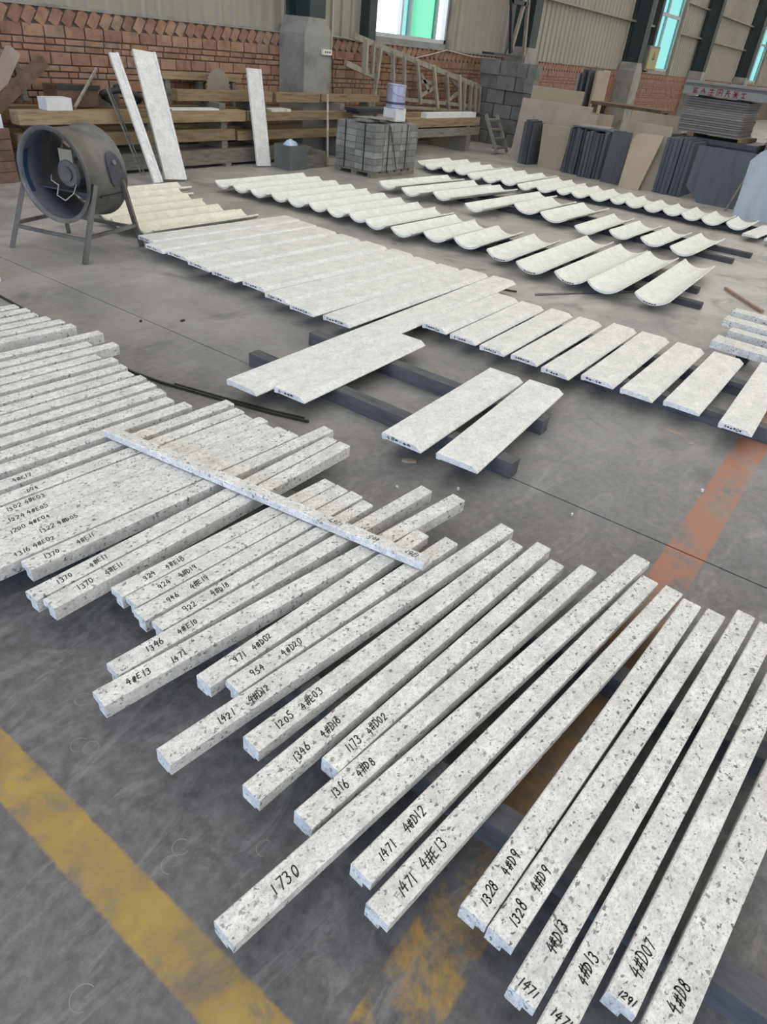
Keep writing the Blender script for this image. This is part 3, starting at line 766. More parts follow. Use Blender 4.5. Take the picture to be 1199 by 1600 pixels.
# blue enamel left on the inside rim
bm_ = MB()
for i in range(10):
    t0, t1 = [math.radians(150 + 6 * j) for j in (i, i + 1)]
    q = []
    for t_, h in ((t0, 0.022), (t1, 0.022), (t1, 0.06), (t0, 0.06)):
        v_ = Vector((math.cos(t_) * -sd * (FR - 0.018)).to_tuple()) if False else (FC + ax * h + (sd * math.cos(t_) + Vector((0, 0, 1)) * math.sin(t_)) * (FR - 0.0175))
        q.append(inv @ v_)
    bm_.add(q, [(0, 1, 2, 3)])
bm_.build('blue_paint', M['fan_blue'], fan)
MB().lathe([(0.0, 0.14), (0.085, 0.14), (0.10, 0.16), (0.10, 0.36), (0.06, 0.38), (0.0, 0.38)], mt, 24).build('motor', M['fan_steel'], fan, False)
MB().lathe([(0.0, 0.125), (0.05, 0.125), (0.05, 0.15)], mt, 16).build('hub', M['fan_steel'], fan, False)
pl = MB(); pm = inv @ Matrix(((ax.x, sd.x, 0, FC.x), (ax.y, sd.y, 0, FC.y), (0, 0, 1, FC.z), (0, 0, 0, 1)))
pl.box(0.15, 0.165, -0.06, 0.06, 0.02, 0.16, pm); pl.build('terminal_plate', M['slab_beige'], fan)
MB().box(0.14, 0.40, -0.29, 0.29, -0.125, -0.115, pm).build('motor_bed', M['fan_inside'], fan)
for k in range(5):
    t_ = 2 * PI * k / 5 + 0.3; u_ = sd * math.cos(t_) + Vector((0, 0, 1)) * math.sin(t_); w_ = sd * -math.sin(t_) + Vector((0, 0, 1)) * math.cos(t_)
    c_ = FC + ax * 0.415
    q = [c_ + u_ * 0.05 - w_ * 0.03 - ax * 0.015, c_ + u_ * 0.05 + w_ * 0.03 + ax * 0.015, c_ + u_ * 0.28 + w_ * 0.09 + ax * 0.03, c_ + u_ * 0.28 - w_ * 0.07 - ax * 0.02]
    q += [p + ax * 0.004 for p in q]
    MB().add([inv @ p for p in q], [(3, 2, 1, 0), (4, 5, 6, 7), (0, 1, 5, 4), (1, 2, 6, 5), (2, 3, 7, 6), (3, 0, 4, 7)]).build('blade', M['fan_steel'], fan)
# oval hatch on the drum side
hat = MB(); hc = FC + ax * 0.30
n_ = 16
for lvl in (0.0, 0.016):
    for k in range(n_):
        t_ = 2 * PI * k / n_; th = 0.28 + 0.40 * math.sin(t_); al = 0.075 * math.cos(t_)
        r_ = FR + 0.001 + lvl
        hat.v.append(tuple(inv @ (hc + ax * al + (sd * math.cos(th - 0.1) + Vector((0, 0, 1)) * math.sin(th - 0.1)) * r_)))
for k in range(n_): hat.f.append((k, (k + 1) % n_, (k + 1) % n_ + n_, k + n_))
hat.f.append(tuple(range(n_, 2 * n_)))
hatch = hat.build('side_hatch', M['fan_inside'], fan)
MB().tube([inv @ (hc + (sd * math.cos(0.32) + Vector((0, 0, 1)) * math.sin(0.32)) * (FR + 0.014)), inv @ (hc + (sd * math.cos(0.32) + Vector((0, 0, 1)) * math.sin(0.32)) * (FR + 0.024))], 0.018, 10).build('hatch_bolt', M['fan_steel'], hatch)
feet = {'fl': (2.692, 5.425), 'fr': (2.877, 4.762), 'br': (3.523, 4.947), 'bl': (3.282, 5.599)}
tops = {'fl': FC + ax * 0.06 - sd * (FR + 0.012) + Vector((0, 0, -0.02)), 'fr': FC + ax * 0.06 + sd * (FR + 0.012) + Vector((0, 0, -0.02)),
        'br': FC + ax * (FL_ - 0.06) + sd * (FR + 0.012) + Vector((0, 0, -0.02)), 'bl': FC + ax * (FL_ - 0.06) - sd * (FR + 0.012) + Vector((0, 0, -0.02))}
for k in feet:
    a = inv @ Vector((*feet[k], 0.0)); b = inv @ tops[k]
    MB().bar(a, b, 0.032, 0.032).build('leg', M['fan_steel'], fan)
def legpt(k, t): return inv @ (Vector((*feet[k], 0.0)).lerp(tops[k], t))
for a, b, t in (('fl', 'fr', .30), ('br', 'bl', .30), ('fr', 'br', .34), ('fl', 'bl', .34)):
    MB().bar(legpt(a, t), legpt(b, t), 0.024, 0.024).build('stretcher', M['fan_steel'], fan)
MB().tube([inv @ (FC + ax * 0.15 - sd * 0.16 + Vector((0, 0, -0.03))), inv @ (FC + ax * 0.08 - sd * 0.10 + Vector((0, 0, -0.05))), inv @ (FC + ax * 0.06 - sd * 0.02 + Vector((0, 0, -0.07))),
           inv @ (FC + ax * 0.05 - sd * 0.04 + Vector((0, 0, -0.14))), inv @ (FC + ax * 0.06 + sd * 0.02 + Vector((0, 0, -0.17))), inv @ (FC + ax * 0.10 + sd * 0.07 + Vector((0, 0, -0.12))), inv @ (FC + ax * 0.17 + sd * 0.06 + Vector((0, 0, -0.04)))], 0.005, 6).build('cord', M['cable_pale'], fan, True)

# ================================================================== BEAM STACKS BY THE WALL
BG = 'beams stacked along the brick wall'
def xbeam(x0, x1, y0, y1, z0, z1, mat, label, group=BG):
    o = MB().prism([(y0, z0), (y1, z0), (y1, z1), (y0, z1)], 0, x1 - x0).build('timber_beam', M[mat], None, False, (x0, 0, 0))
    return tag(o, label, 'beam', group)
def block(x0, x1, y0, y1, z0, z1, mat, label, cat='block', name='spacer_block', group=None):
    o = MB().box(0, x1 - x0, 0, y1 - y0, 0, z1 - z0).build(name, M[mat], None, False, (x0, y0, z0))
    return tag(o, label, cat, group)
SG = 'spacers between the stacked beams'
for j, (ya, yb, where) in enumerate(((7.60, 7.76, 'front'), (8.02, 8.18, 'rear'))):
    xbeam(4.15, 8.05, ya, yb, 0.04, 0.21, 'timber_grey', 'grey lowest beam of the left stack, %s row' % where)
    xbeam(4.10, 7.05, ya, yb, 0.31, 0.44, 'timber', 'second beam up in the left stack, %s row' % where)
    xbeam(7.10, 9.45 if j == 0 else 8.78, ya, yb, 0.30, 0.41, 'timber', 'second beam up in the middle stack, %s row' % where)
    xbeam(4.12, 7.25, ya, yb, 0.525, 0.65, 'timber', 'yellowish third beam up in the left stack, %s row' % where)
    xbeam(7.30, 9.50 if j == 0 else 8.78, ya, yb, 0.525, 0.63, 'timber', 'brownish third beam up in the middle stack, %s row' % where)
xbeam(6.35, 8.02, 7.86, 7.98, 0.725, 0.845, 'timber', 'yellow-brown top beam under the saw blade')
xbeam(8.06, 9.0, 7.82, 7.94, 0.725, 0.84, 'timber', 'orange-brown top beam below the concrete plinth')
xbeam(9.03, 10.5, 7.82, 7.92, 0.735, 0.835, 'timber', 'pale top beam running behind the paint can')
for i, xx in enumerate((4.35, 5.7, 6.85, 7.6, 9.3)):
    ye = 8.16 if i < 4 else 7.95
    ws = ['under the drum fan side', 'behind the leaning plates', 'left of the third leaning plate', 'right of the third leaning plate', 'behind the block pallet'][i]
    if i < 4: block(xx, xx + 0.1, 7.58, ye, 0.0, 0.04, 'timber_grey', 'low sleeper below the beam stack %s' % ws, group=SG)
    z1 = 0.31 if i < 3 else 0.30
    if i < 4: block(xx, xx + 0.1, 7.64, ye, 0.21, z1, 'timber_grey', 'lower cross spacer in beam stack %s' % ws, group=SG)
    else: block(xx, xx + 0.12, 7.62, ye, 0.0, 0.30, 'timber_grey', 'tall support block in beam stack %s' % ws, group=SG)
    block(xx, xx + 0.1, 7.64, ye, 0.44 if i < 3 else 0.41, 0.525, 'timber_grey', 'middle cross spacer in beam stack %s' % ws, group=SG)
    if i >= 2: block(xx, xx + 0.1, 7.66, ye, 0.65 if i < 3 else 0.63, 0.725, 'timber_grey', 'upper cross spacer in beam stack %s' % ws, group=SG)
block(10.2, 10.35, 7.80, 8.0, 0.0, 0.735, 'timber_grey', 'upright post carrying the pale top beam', 'post', 'timber_post')
# right-hand stack behind the pallet of blocks
for j, (ya, yb, where) in enumerate(((7.28, 7.44, 'front'), (7.92, 8.10, 'rear'))):
    xbeam(10.55, 13.1, ya, yb, 0.27, 0.40, 'timber_grey', 'greenish lower beam of right stack, %s row' % where)
    xbeam(10.6, 13.05, ya, yb, 0.43, 0.56, 'timber', 'brown upper beam of right stack, %s row' % where)
for i, xx in enumerate((10.8, 12.6)):
    block(xx, xx + 0.14, 7.26, 8.12, 0.0, 0.27, 'timber_grey', 'trestle block under right beam stack, %s end' % ('pallet' if i == 0 else 'stepladder'), group=SG)
    block(xx, xx + 0.1, 7.28, 8.1, 0.40, 0.43, 'timber_grey', 'thin spacer in right beam stack, %s end' % ('pallet' if i == 0 else 'stepladder'), group=SG)
xbeam(11.2, 12.9, 7.30, 7.42, 0.56, 0.64, 'white_block', 'pale board on top of the right beam stack')

# ---- clutter on the left end of the stack
def lean(name, a, b, wx, wy, mat, label, cat, group=None):
    a, b = Vector(a), Vector(b)
    o = MB().bar((0, 0, 0), b - a, wx, wy).build(name, M[mat], None, False, a)
    return tag(o, label, cat, group)
lean('timber_beam', (3.22, 7.885, 0.07), (4.66, 7.89, 1.07), 0.11, 0.10, 'rust', 'brown beam slanting up at the left picture edge', 'beam', 'slanting beams in the left corner')
lean('timber_beam', (3.77, 8.27, 0.07), (4.57, 8.28, 1.13), 0.11, 0.11, 'slab_pink', 'pale pinkish beam slanting up at the far left', 'beam', 'slanting beams in the left corner')
lean('timber_beam', (4.62, 8.3, 0.66), (4.62, 8.4, 1.08), 0.06, 0.05, 'timber_grey', 'short grey post behind the slanting brown beam', 'beam', 'slanting beams in the left corner')
block(4.47, 4.76, 7.64, 7.80, 0.65, 0.765, 'white_block', 'white foam block on the left beam stack', 'block', 'foam_block')
crate = thing('wooden_crate', (3.35, 7.62, 0), 'brown wooden crate at the left edge under a white block', 'crate')
MB().box(0, 0.66, 0, 0.2, 0, 0.10).build('skirt', M['rust'], crate)
for i in range(4): MB().box(0.005, 0.655, 0.0, 0.195, 0.105 + i * 0.10, 0.20 + i * 0.10).build('board', M['rust'], crate)
block(3.62, 3.96, 7.63, 7.81, 0.50, 0.62, 'white_block', 'white foam block on the brown crate at left edge', 'block', 'foam_block')
hop = thing('metal_hopper', (4.78, 7.92, 0.65), 'dark open metal hopper on the left beam stack', 'container')
hp = MB(); hp.box(0, 0.5, 0, 0.02, 0, 0.2); hp.box(0, 0.5, 0.26, 0.28, 0, 0.2); hp.box(0, 0.02, 0.02, 0.26, 0, 0.2); hp.box(0.48, 0.5, 0.02, 0.26, 0, 0.2); hp.box(0.02, 0.48, 0.02, 0.26, 0, 0.02)
hp.build('body', M['rust'], hop)
MB().box(-0.02, 0.52, -0.02, 0.0, 0.17, 0.21).build('rim', M['dark_steel'], hop)
tag(MB().box(0, 0.30, 0, 0.22, 0, 0.12).build('wood_offcut', M['timber_grey'], None, False, (5.35, 8.06, 0.65)), 'grey wood offcut behind the narrow leaning plate', 'wood')
lean('wood_stick', (4.82, 7.70, 0.667), (5.34, 7.98, 1.02), 0.022, 0.022, 'timber_pale', 'pale thin stick slanting up in front of the bricks', 'stick')
lean('wood_stick', (5.40, 7.44, 0.012), (5.16, 7.585, 0.90), 0.022, 0.02, 'timber_grey', 'thin grey stick leaning steeply on the beam stack, left of two', 'stick', 'steep thin sticks')
lean('wood_stick', (5.44, 7.43, 0.012), (5.20, 7.585, 0.87), 0.018, 0.018, 'timber_grey', 'thin grey stick leaning steeply on the beam stack, right of two', 'stick', 'steep thin sticks')
# a coil of dark hose on the stack
hose = MB()
pts = [(5.35 + 0.42 * t + 0.10 * math.cos(t * 14), 7.90 + 0.07 * math.sin(t * 14), 0.69 + 0.16 * math.sin(t * PI)) for t in [i / 28 for i in range(29)]]
hose.tube(pts, 0.035, 8); tag(hose.build('rubber_hose', M['cable_dark'], None, True), 'bundle of dark hose behind the leaning plates', 'hose')
# saw blade
saw = MB(); nt_ = 30; sc = Vector((7.19, 8.05, 0.875)); sr = 0.215
ring = []
for k in range(nt_ * 2):
    t_ = PI * k / nt_; r_ = sr if k % 2 else sr - 0.028
    ring.append((math.cos(t_) * r_, math.sin(t_) * r_))
saw.v = [(x_, -0.004, z_) for x_, z_ in ring] + [(x_, 0.004, z_) for x_, z_ in ring]
nn = len(ring); saw.f = [tuple(range(nn)), tuple(reversed(range(nn, 2 * nn)))] + [(i, i + nn, (i + 1) % nn + nn, (i + 1) % nn) for i in range(nn)]
sb = saw.build('saw_blade', M['girt'], None, False, sc); tag(sb, 'round toothed saw blade standing behind the top beam', 'saw blade')
# wall bench plank above the stack
wb = thing('wall_shelf', (6.45, 8.25, 0), 'brown timber shelf in front of the bricks beside the saw blade', 'shelf')
MB().box(0, 1.35, 0, 0.2, 0.92, 1.0).build('plank', M['timber'], wb)
for xx in (0.06, 0.6, 1.2): MB().box(xx, xx + 0.07, 0.02, 0.1, 0, 0.92).build('leg', M['timber_grey'], wb)
tag(MB().box(0, 0.75, 0, 0.14, 0, 0.018).build('white_board', M['white_block'], None, False, (6.05, 7.61, 0.651)), 'thin white board lying on the left beam stack', 'board')
tag(MB().box(0, 0.42, 0, 0.18, 0, 0.03).build('stone_offcut', M['granite'], None, False, (7.74, 7.60, 0.631), 0.06), 'speckled stone offcut beside the third leaning plate', 'stone')

# ---- plates leaning on the stack
def leaner(bx, by, tx, ty, tz, wd, t, label):
    o = thing('leaning_plate', (bx, by, 0), label, 'stone plate', 'plates leaning on the beam stack')
    d = Vector((tx - bx, ty - by, tz)); L = d.length; d.normalize()
    s = Vector((1, -0.10, 0)); s = (s - d * s.dot(d)).normalized(); n = s.cross(d)
    if n.y > 0: n = -n
    z0 = max(0, t * abs(n.z)) + 0.002
    q = []
    for du in (0, L):
        for sw, dn in ((-wd / 2, 0), (wd / 2, 0), (wd / 2, t), (-wd / 2, t)):
            q.append(d * du + s * sw + n * dn + Vector((0, 0, z0)))
    MB().add(q, [(3, 2, 1, 0), (4, 5, 6, 7), (0, 1, 5, 4), (1, 2, 6, 5), (2, 3, 7, 6), (3, 0, 4, 7)]).build('plate_body', M['granite_plate'], o)
    q2 = []
    for du in (0.0, L):
        for sw, dn in ((wd / 2 - 0.035, t + 0.0005), (wd / 2 - 0.002, t + 0.0005), (wd / 2 - 0.002, t + 0.012), (wd / 2 - 0.028, t + 0.012)):
            q2.append(d * du + s * sw + n * dn + Vector((0, 0, z0)))
    MB().add(q2, [(3, 2, 1, 0), (4, 5, 6, 7), (0, 1, 5, 4), (1, 2, 6, 5), (2, 3, 7, 6), (3, 0, 4, 7)]).build('raised_edge', M['granite_plate'], o)
    return o
leaner(5.235, 6.93, 5.32, 7.62, 1.165, 0.105, 0.03, 'narrow stone strip leaning on the beam stack')
leaner(5.55, 7.02, 5.72, 7.62, 1.205, 0.275, 0.03, 'wide stone plate leaning on the beam stack')
leaner(7.36, 7.40, 7.42, 7.63, 1.11, 0.225, 0.03, 'speckled stone plate leaning right of the saw blade')

# ---- bin, bag and box
bn = thing('metal_bin', (7.50, 7.02, 0), 'grey-green bin holding a pale blue bag', 'bin')
for args, nm in (((0, .34, 0, .015, 0, .30), 'front_wall'), ((0, .34, .285, .30, 0, .30), 'back_wall'), ((0, .015, .015, .285, 0, .30), 'side_wall'), ((.325, .34, .015, .285, 0, .30), 'side_wall'), ((.015, .325, .015, .285, 0, .015), 'bottom')):
    MB().box(*args).build(nm, M['bin'], bn)
bg_ = MB(); nu, nv = 16, 10
for i in range(nv + 1):
    for j in range(nu):
        ph = PI * i / nv; th = 2 * PI * j / nu; r_ = 1 + random.uniform(-0.12, 0.12)
        bg_.v.append((0.125 * r_ * math.sin(ph) * math.cos(th), 0.105 * r_ * math.sin(ph) * math.sin(th), 0.13 * math.cos(ph) * r_))
for i in range(nv):
    for j in range(nu): bg_.f.append((i * nu + j, (i + 1) * nu + j, (i + 1) * nu + (j + 1) % nu, i * nu + (j + 1) % nu))
tag(bg_.build('plastic_bag', M['bag_blue'], None, False, (7.67, 7.17, 0.225)), 'crumpled pale blue plastic bag stuffed in the bin', 'bag')
wbx = thing('wooden_box', (7.86, 7.05, 0), 'low open wooden box right of the bin', 'box')
for args, nm in (((0, .44, 0, .02, 0, .17), 'front_board'), ((0, .44, .30, .32, 0, .22), 'back_board'), ((0, .02, .02, .30, 0, .20), 'end_board'), ((.42, .44, .02, .30, 0, .20), 'end_board'), ((.02, .42, .02, .30, 0, .02), 'bottom')):
    MB().box(*args).build(nm, M['timber_grey'], wbx)
tag(MB().box(0, 0.30, 0, 0.16, 0, 0.10).build('foam_block', M['slab_beige'], None, False, (7.93, 7.10, 0.021)), 'beige slab of foam inside the low wooden box', 'foam')
lean('wood_stick', (8.34, 7.06, 0.012), (8.88, 7.57, 0.85), 0.03, 0.025, 'timber_pale', 'pale thin batten leaning beside the wooden box', 'stick')

# ---- pallet of blocks
pal = thing('block_pallet', (8.25, 6.15, 0), 'strapped pallet of grey stone blocks carrying the paint can', 'pallet')
for yy in (0.0, 0.3, 0.6):
    MB().box(0, 1.0, yy, yy + 0.10, 0.0, 0.05).build('pallet_runner', M['timber_grey'], pal)
for i in range(6): MB().box(i * 0.176, i * 0.176 + 0.12, 0, 0.70, 0.0505, 0.075).build('pallet_slat', M['timber_grey'], pal)
bme = {}
lh = (0.64 - 0.076) / 7
for l in range(7):
    for i in range(5):
        for j in range(2):
            key = 'b'
            if key not in bme: bme[key] = MB().box(0.003, 0.197, 0.003, 0.347, 0.002, lh - 0.002).mesh('block', M['paver'])
            o = link('block', bme[key], pal, (i * 0.2 + random.uniform(-.006, .006), j * 0.35 + random.uniform(-.006, .006), 0.076 + l * lh))
for xx in (0.28, 0.72):
    st = MB(); st.box(xx, xx + 0.016, -0.013, -0.009, 0.07, 0.645); st.box(xx, xx + 0.016, -0.013, 0.72, 0.645, 0.649); st.box(xx, xx + 0.016, 0.716, 0.72, 0.07, 0.645)
    st.build('strap', M['strap'], pal)
for yy in (0.18, 0.52):
    st = MB(); st.box(-0.013, -0.009, yy, yy + 0.016, 0.07, 0.650); st.box(-0.013, 1.02, yy, yy + 0.016, 0.650, 0.654)
    st.build('strap', M['strap'], pal)
MB().bar((0.30, -0.016, 0.62), (0.52, -0.016, 0.08), 0.014, 0.004, (0, 1, 0)).build('strap', M['strap'], pal)
for i, (x_, y_, a_) in enumerate(((8.30, 6.36, 0.1), (8.42, 6.52, -0.2), (8.52, 6.24, 0.25))):
    tag(MB().box(0, 0.34, 0, 0.22, 0, 0.016).build('stone_offcut', M['paver'], None, False, (x_, y_, 0.6555 + i * 0.017), a_), 'thin stone offcut on the block pallet, %s layer' % ('bottom', 'middle', 'top')[i], 'stone', 'offcuts on the pallet')
block(8.93, 9.17, 6.34, 6.56, 0.656, 0.815, 'white_block', 'white block under the paint can on the pallet', 'block', 'foam_block')
can = thing('paint_can', (9.05, 6.45, 0.816), 'bluish paint can standing on a white block', 'can')
MB().lathe([(0, 0.0), (0.135, 0.0), (0.14, 0.008), (0.135, 0.016), (0.135, 0.27), (0.14, 0.278), (0.13, 0.285), (0.125, 0.272), (0, 0.272)], None, 28).build('can_body', M['can'], can, False)
MB().lathe([(0.136, 0.045), (0.1365, 0.045), (0.1365, 0.075), (0.136, 0.075)], None, 28).build('label_band', M['can_dark'], can)
MB().tube([(-0.137, 0, 0.235), (-0.15, -0.05, 0.18), (-0.09, -0.135, 0.15), (0.0, -0.16, 0.14), (0.09, -0.135, 0.15), (0.15, -0.05, 0.18), (0.137, 0, 0.235)], 0.003, 6).build('handle', M['rod'], can)
# dark boards behind the pallet
for i, (x0, x1, z0, lab) in enumerate(((9.3, 10.55, 0.64, 'dark board stacked behind the paint can, lower'), (9.25, 10.45, 0.68, 'dark board stacked behind the paint can, upper'))):
    tag(MB().box(0, x1 - x0, 0, 0.24, 0, 0.035).build('dark_board', M['dark_steel'], None, False, (x0, 7.30, z0 - 0.0095)), lab, 'board', 'dark boards behind the pallet')
block(10.3, 10.45, 7.31, 7.53, 0.0, 0.63, 'timber_grey', 'dark post propping the dark boards behind the pallet', 'post', 'timber_post')

# ---- slatted wooden frame lying along the wall
frm = thing('wooden_lattice', (9.9, 8.15, 0.56), 'long tapering wooden lattice lying along the brick wall', 'lattice')
def fp(x, z, dy=0.0): return Vector((x * 8.15 / 8.0 - 9.9, dy, 1.56 + (z - 1.56) * 8.15 / 8.0 - 0.56))
def fb(a, b, wd, dp, nm): MB().bar(fp(*a), fp(*b), dp, wd).build(nm, M['timber_pale'], frm)
fb((9.95, 1.60), (14.12, 1.00), 0.085, 0.05, 'top_rail')
fb((11.2, 0.78), (14.15, 0.66), 0.06, 0.05, 'bottom_rail')
fb((11.2, 0.66), (14.15, 0.56), 0.05, 0.05, 'bottom_rail')
fb((9.78, 1.24), (10.62, 1.07), 0.08, 0.05, 'short_rail')
ups = [(10.2, 1.57, 10.22, 1.12), (10.42, 1.52, 10.42, 1.12), (10.62, 1.5, 10.5, 0.60), (10.95, 1.46, 11.1, 0.72), (11.3, 1.40, 11.4, 0.75), (11.7, 1.36, 11.95, 0.70), (12.25, 1.30, 12.55, 0.64),
       (12.72, 1.22, 12.95, 0.62), (13.2, 1.18, 13.4, 0.58), (13.42, 1.10, 13.52, 0.60), (13.68, 1.07, 13.75, 0.60), (13.86, 1.06, 13.98, 0.55), (14.05, 1.0, 14.12, 0.56)]
for a, b, c, d in ups:
    MB().bar(fp(a, b, -0.05), fp(c, d, -0.05), 0.045, 0.055 if a != 10.2 else 0.1).build('slat', M['timber_pale'], frm)
for a, b in (((12.0, 1.05), (12.4, 1.03)), ((12.05, 0.82), (12.45, 0.95)), ((12.85, 1.2), (13.3, 1.0)), ((12.9, 0.7), (13.35, 0.88)), ((12.0, 1.15), (12.3, 0.9))):
    MB().bar(fp(*a, 0.04), fp(*b, 0.04), 0.03, 0.06).build('brace', M['timber_pale'], frm)
block(13.15, 14.1, 8.02, 8.26, 0.0, 0.5, 'rust', 'low dark bench under the right end of the lattice frame', 'bench', 'timber_bench')

# ---- grey block stack by the wall
GBK = 'grey blocks stacked before the second column'
gm = MB().box(-0.24, 0, 0.006, 0.412, 0.002, 0.240).mesh('concrete_block', M['grey_block'])
gm2 = MB().box(-0.24, 0, 0.006, 0.199, 0.002, 0.240).mesh('concrete_block', M['grey_block'])
for r in range(6):
    y = 6.98 + (0.0 if r % 2 == 0 else 0.0)
    xs_ = []
    if r % 2 == 0: seq = ['l', 'l', 's', 's'] if r < 4 else ['s', 's', 'l', 'l']
    else: seq = ['s', 'l', 'l', 's']
    if r == 5: seq = ['s', 's', 'l', 'l']
    cy_ = 6.98
    for c_, kd in enumerate(seq):
        dy_ = 0.42 if kd == 'l' else 0.205
        o = link('concrete_block', gm if kd == 'l' else gm2, None, (14.72 + random.uniform(-.05, .05), cy_, r * 0.248))
        tag(o, 'grey aerated block in wall stack, %s course up, %s from the right' % (ORD[r + 1], ORD[c_ + 1]), 'block', GBK)
        cy_ += dy_ + 0.004

# ---- small stepladder
sl = thing('stepladder', (12.95, 6.75, 0), 'small wooden stepladder leaning in front of the grey blocks', 'ladder')
for dx in (0.0, 0.42):
    MB().bar((dx, 0, 0.03), (dx - 0.05, 0.34, 0.64), 0.05, 0.05).build('stile', M['timber_grey'], sl)
for i in range(4):
    t_ = 0.15 + 0.23 * i
    MB().box(-0.0 - 0.05 * t_, 0.42 - 0.05 * t_, 0.34 * t_ - 0.05, 0.34 * t_ + 0.07, 0.64 * t_, 0.64 * t_ + 0.025).build('tread', M['timber_grey'], sl)

# ---- steel brackets on the second column
br = thing('steel_brace', (15.1, 7.92, 1.56), 'dark diagonal steel braces above the grey block stack', 'brace')
for a, b, mt_ in (((-0.62, 0, 1.6), (-0.05, 0, 0.06), 'dark_steel'), ((0.2, 0, 1.6), (0.55, 0, 0.05), 'girt'), ((-0.05, 0, 0.1), (0.2, 0, 1.0), 'girt'), ((-0.4, 0, 0.9), (0.35, 0, 0.9), 'dark_steel')):
    MB().bar(a, b, 0.06, 0.07).build('brace_bar', M[mt_], br)
MB().box(-0.7, 0.6, 0.03, 0.30, 0.0, 0.04).build('bracket_plate', M['dark_steel'], br)

# ---- socket, cables, electrical cabinet
sk = thing('wall_socket', (9.28, 7.985, 1.36), 'white socket box on the first concrete plinth', 'socket')
MB().box(-0.1, 0.1, -0.04, 0.0, -0.035, 0.035).build('box', M['white_plastic'], sk)
for xx in (-0.05, 0.0, 0.05): MB().lathe([(0.0, 0.002), (0.014, 0.002), (0.014, 0.0)], Matrix.Translation((xx, -0.041, 0)) @ Matrix.Rotation(PI / 2, 4, 'X'), 10).build('outlet', M['cable_dark'], sk)
tag(MB().tube([(9.40, 7.975, 2.6), (9.405, 7.975, 1.6), (9.40, 7.975, 1.40), (9.39, 7.97, 1.37)], 0.009, 6).build('cable', M['cable_pale'], None, True), 'pale cable running down to the white socket', 'cable')
tag(MB().tube([(9.39, 7.97, 1.35), (9.43, 7.97, 1.25), (9.45, 7.97, 0.95), (9.47, 7.97, 0.84)], 0.010, 6).build('cable', M['cable_dark'], None, True), 'dark cable hanging down from the white socket', 'cable')
wp = [(9.55, 8.46, 1.57), (10.3, 8.44, 1.56), (11.0, 8.44, 1.51), (11.6, 8.43, 1.37), (12.2, 8.43, 1.36), (12.8, 8.43, 1.45), (13.4, 8.44, 1.55), (14.4, 8.44, 1.49), (15.6, 8.44, 1.49)]
tag(MB().tube(wp, 0.012, 6).build('cable', M['cable_pale'], None, True), 'pale cable sagging along the bricks below the window', 'cable')
eb = thing('electrical_box', (23.95, 8.05, 1.60), 'grey electrical box with warning triangle beside the cyan window', 'electrical box')
MB().box(0, 0.95, 0, 0.32, 0, 0.62).build('cabinet', M['box_grey'], eb)
MB().box(0.06, 0.89, -0.02, 0.0, 0.05, 0.57).build('door', M['sign_yellow'], eb)
tr = MB()
for r_, y_, nm in ((0.15, -0.0215, 'o'), ):
    p_ = [(0.48 + r_ * math.cos(math.radians(t_)), y_, 0.36 + r_ * math.sin(math.radians(t_))) for t_ in (90, 210, 330)]
    q_ = [(0.48 + r_ * 0.62 * math.cos(math.radians(t_)), y_, 0.36 + r_ * 0.62 * math.sin(math.radians(t_))) for t_ in (90, 210, 330)]
    tr.add(p_ + q_, [(0, 1, 4, 3), (1, 2, 5, 4), (2, 0, 3, 5)])
tr.box(0.47, 0.49, -0.0225, -0.021, 0.33, 0.40)
tr.build('warning_triangle', M['ink'], eb)
MB().bar((0.2, 0.32, 0.3), (0.2, 0.45, 0.3), 0.1, 0.2).build('bracket', M['girt'], eb)

# ================================================================== SLABS AT THE RIGHT
def slab(x, y0, y1, z1, mat, label, t=0.025, lean_x=0.10, group='upright slabs at the end of the troughs', z0=0.0, name='stone_slab', cut=None):
    """upright slab facing -X, leaning back by lean_x at the top"""
    mb = MB(); pr_ = cut or [(y0, z0), (y1, z0), (y1, z1), (y0, z1)]
    n = len(pr_)
    f = lambda y, z, d: (x + lean_x * (z - z0) / max(0.01, z1 - z0) + d, y, z)
    mb.add([f(y, z, 0) for y, z in pr_] + [f(y, z, t) for y, z in pr_], [tuple(reversed(range(n))), tuple(range(n, 2 * n))] + [(i, (i + 1) % n, (i + 1) % n + n, i + n) for i in range(n)])
    o = mb.build(name, M[mat]); return tag(o, label, 'stone slab', group)
def edge_slabs(x0, x1, y0, y1, zt, nsl, mat, what, tilt=0.0, group='slabs standing on edge'):
    p = (y0 - y1) / nsl
    for i in range(nsl):
        z = zt * random.uniform(0.95, 1.02); d = random.uniform(-0.03, 0.03); th = p * random.uniform(0.78, 0.93)
        ya = y0 - i * p
        mb = MB(); q = [Vector((0, 0, 0)), Vector((x1 - x0, 0, 0)), Vector((x1 - x0, 0, z)), Vector((0, 0, z))]
        q2 = [v - Vector((0, th, 0)) for v in q]
        tl = [v + Vector((0, -tilt * v.z, 0)) for v in q + q2]
        mb.add(tl, [(0, 1, 2, 3), (7, 6, 5, 4), (0, 4, 5, 1), (1, 5, 6, 2), (2, 6, 7, 3), (3, 7, 4, 0)])
        o = mb.build('stone_slab', M[mat], None, False, (x0 + d, ya, 0))
        tag(o, '%s, %s from the left' % (what, ORD[i + 1]), 'stone slab', group)
slab(13.75, 5.65, 6.70, 1.16, 'slab_beige', 'yellow-beige slab standing behind the pinkish slab', lean_x=0.12)
slab(13.05, 5.15, 6.52, 0.97, 'slab_pink', 'wide pinkish-beige slab behind small dark slabs', lean_x=0.12)
slab(12.98, 6.18, 6.40, 0.72, 'slab_pink', 'narrow pinkish slab at the left of the slab row', lean_x=0.05)
edge_slabs(12.45, 12.85, 6.05, 5.83, 0.68, 5, 'slab_dark', 'thin dark slab on edge before the pinkish slab')
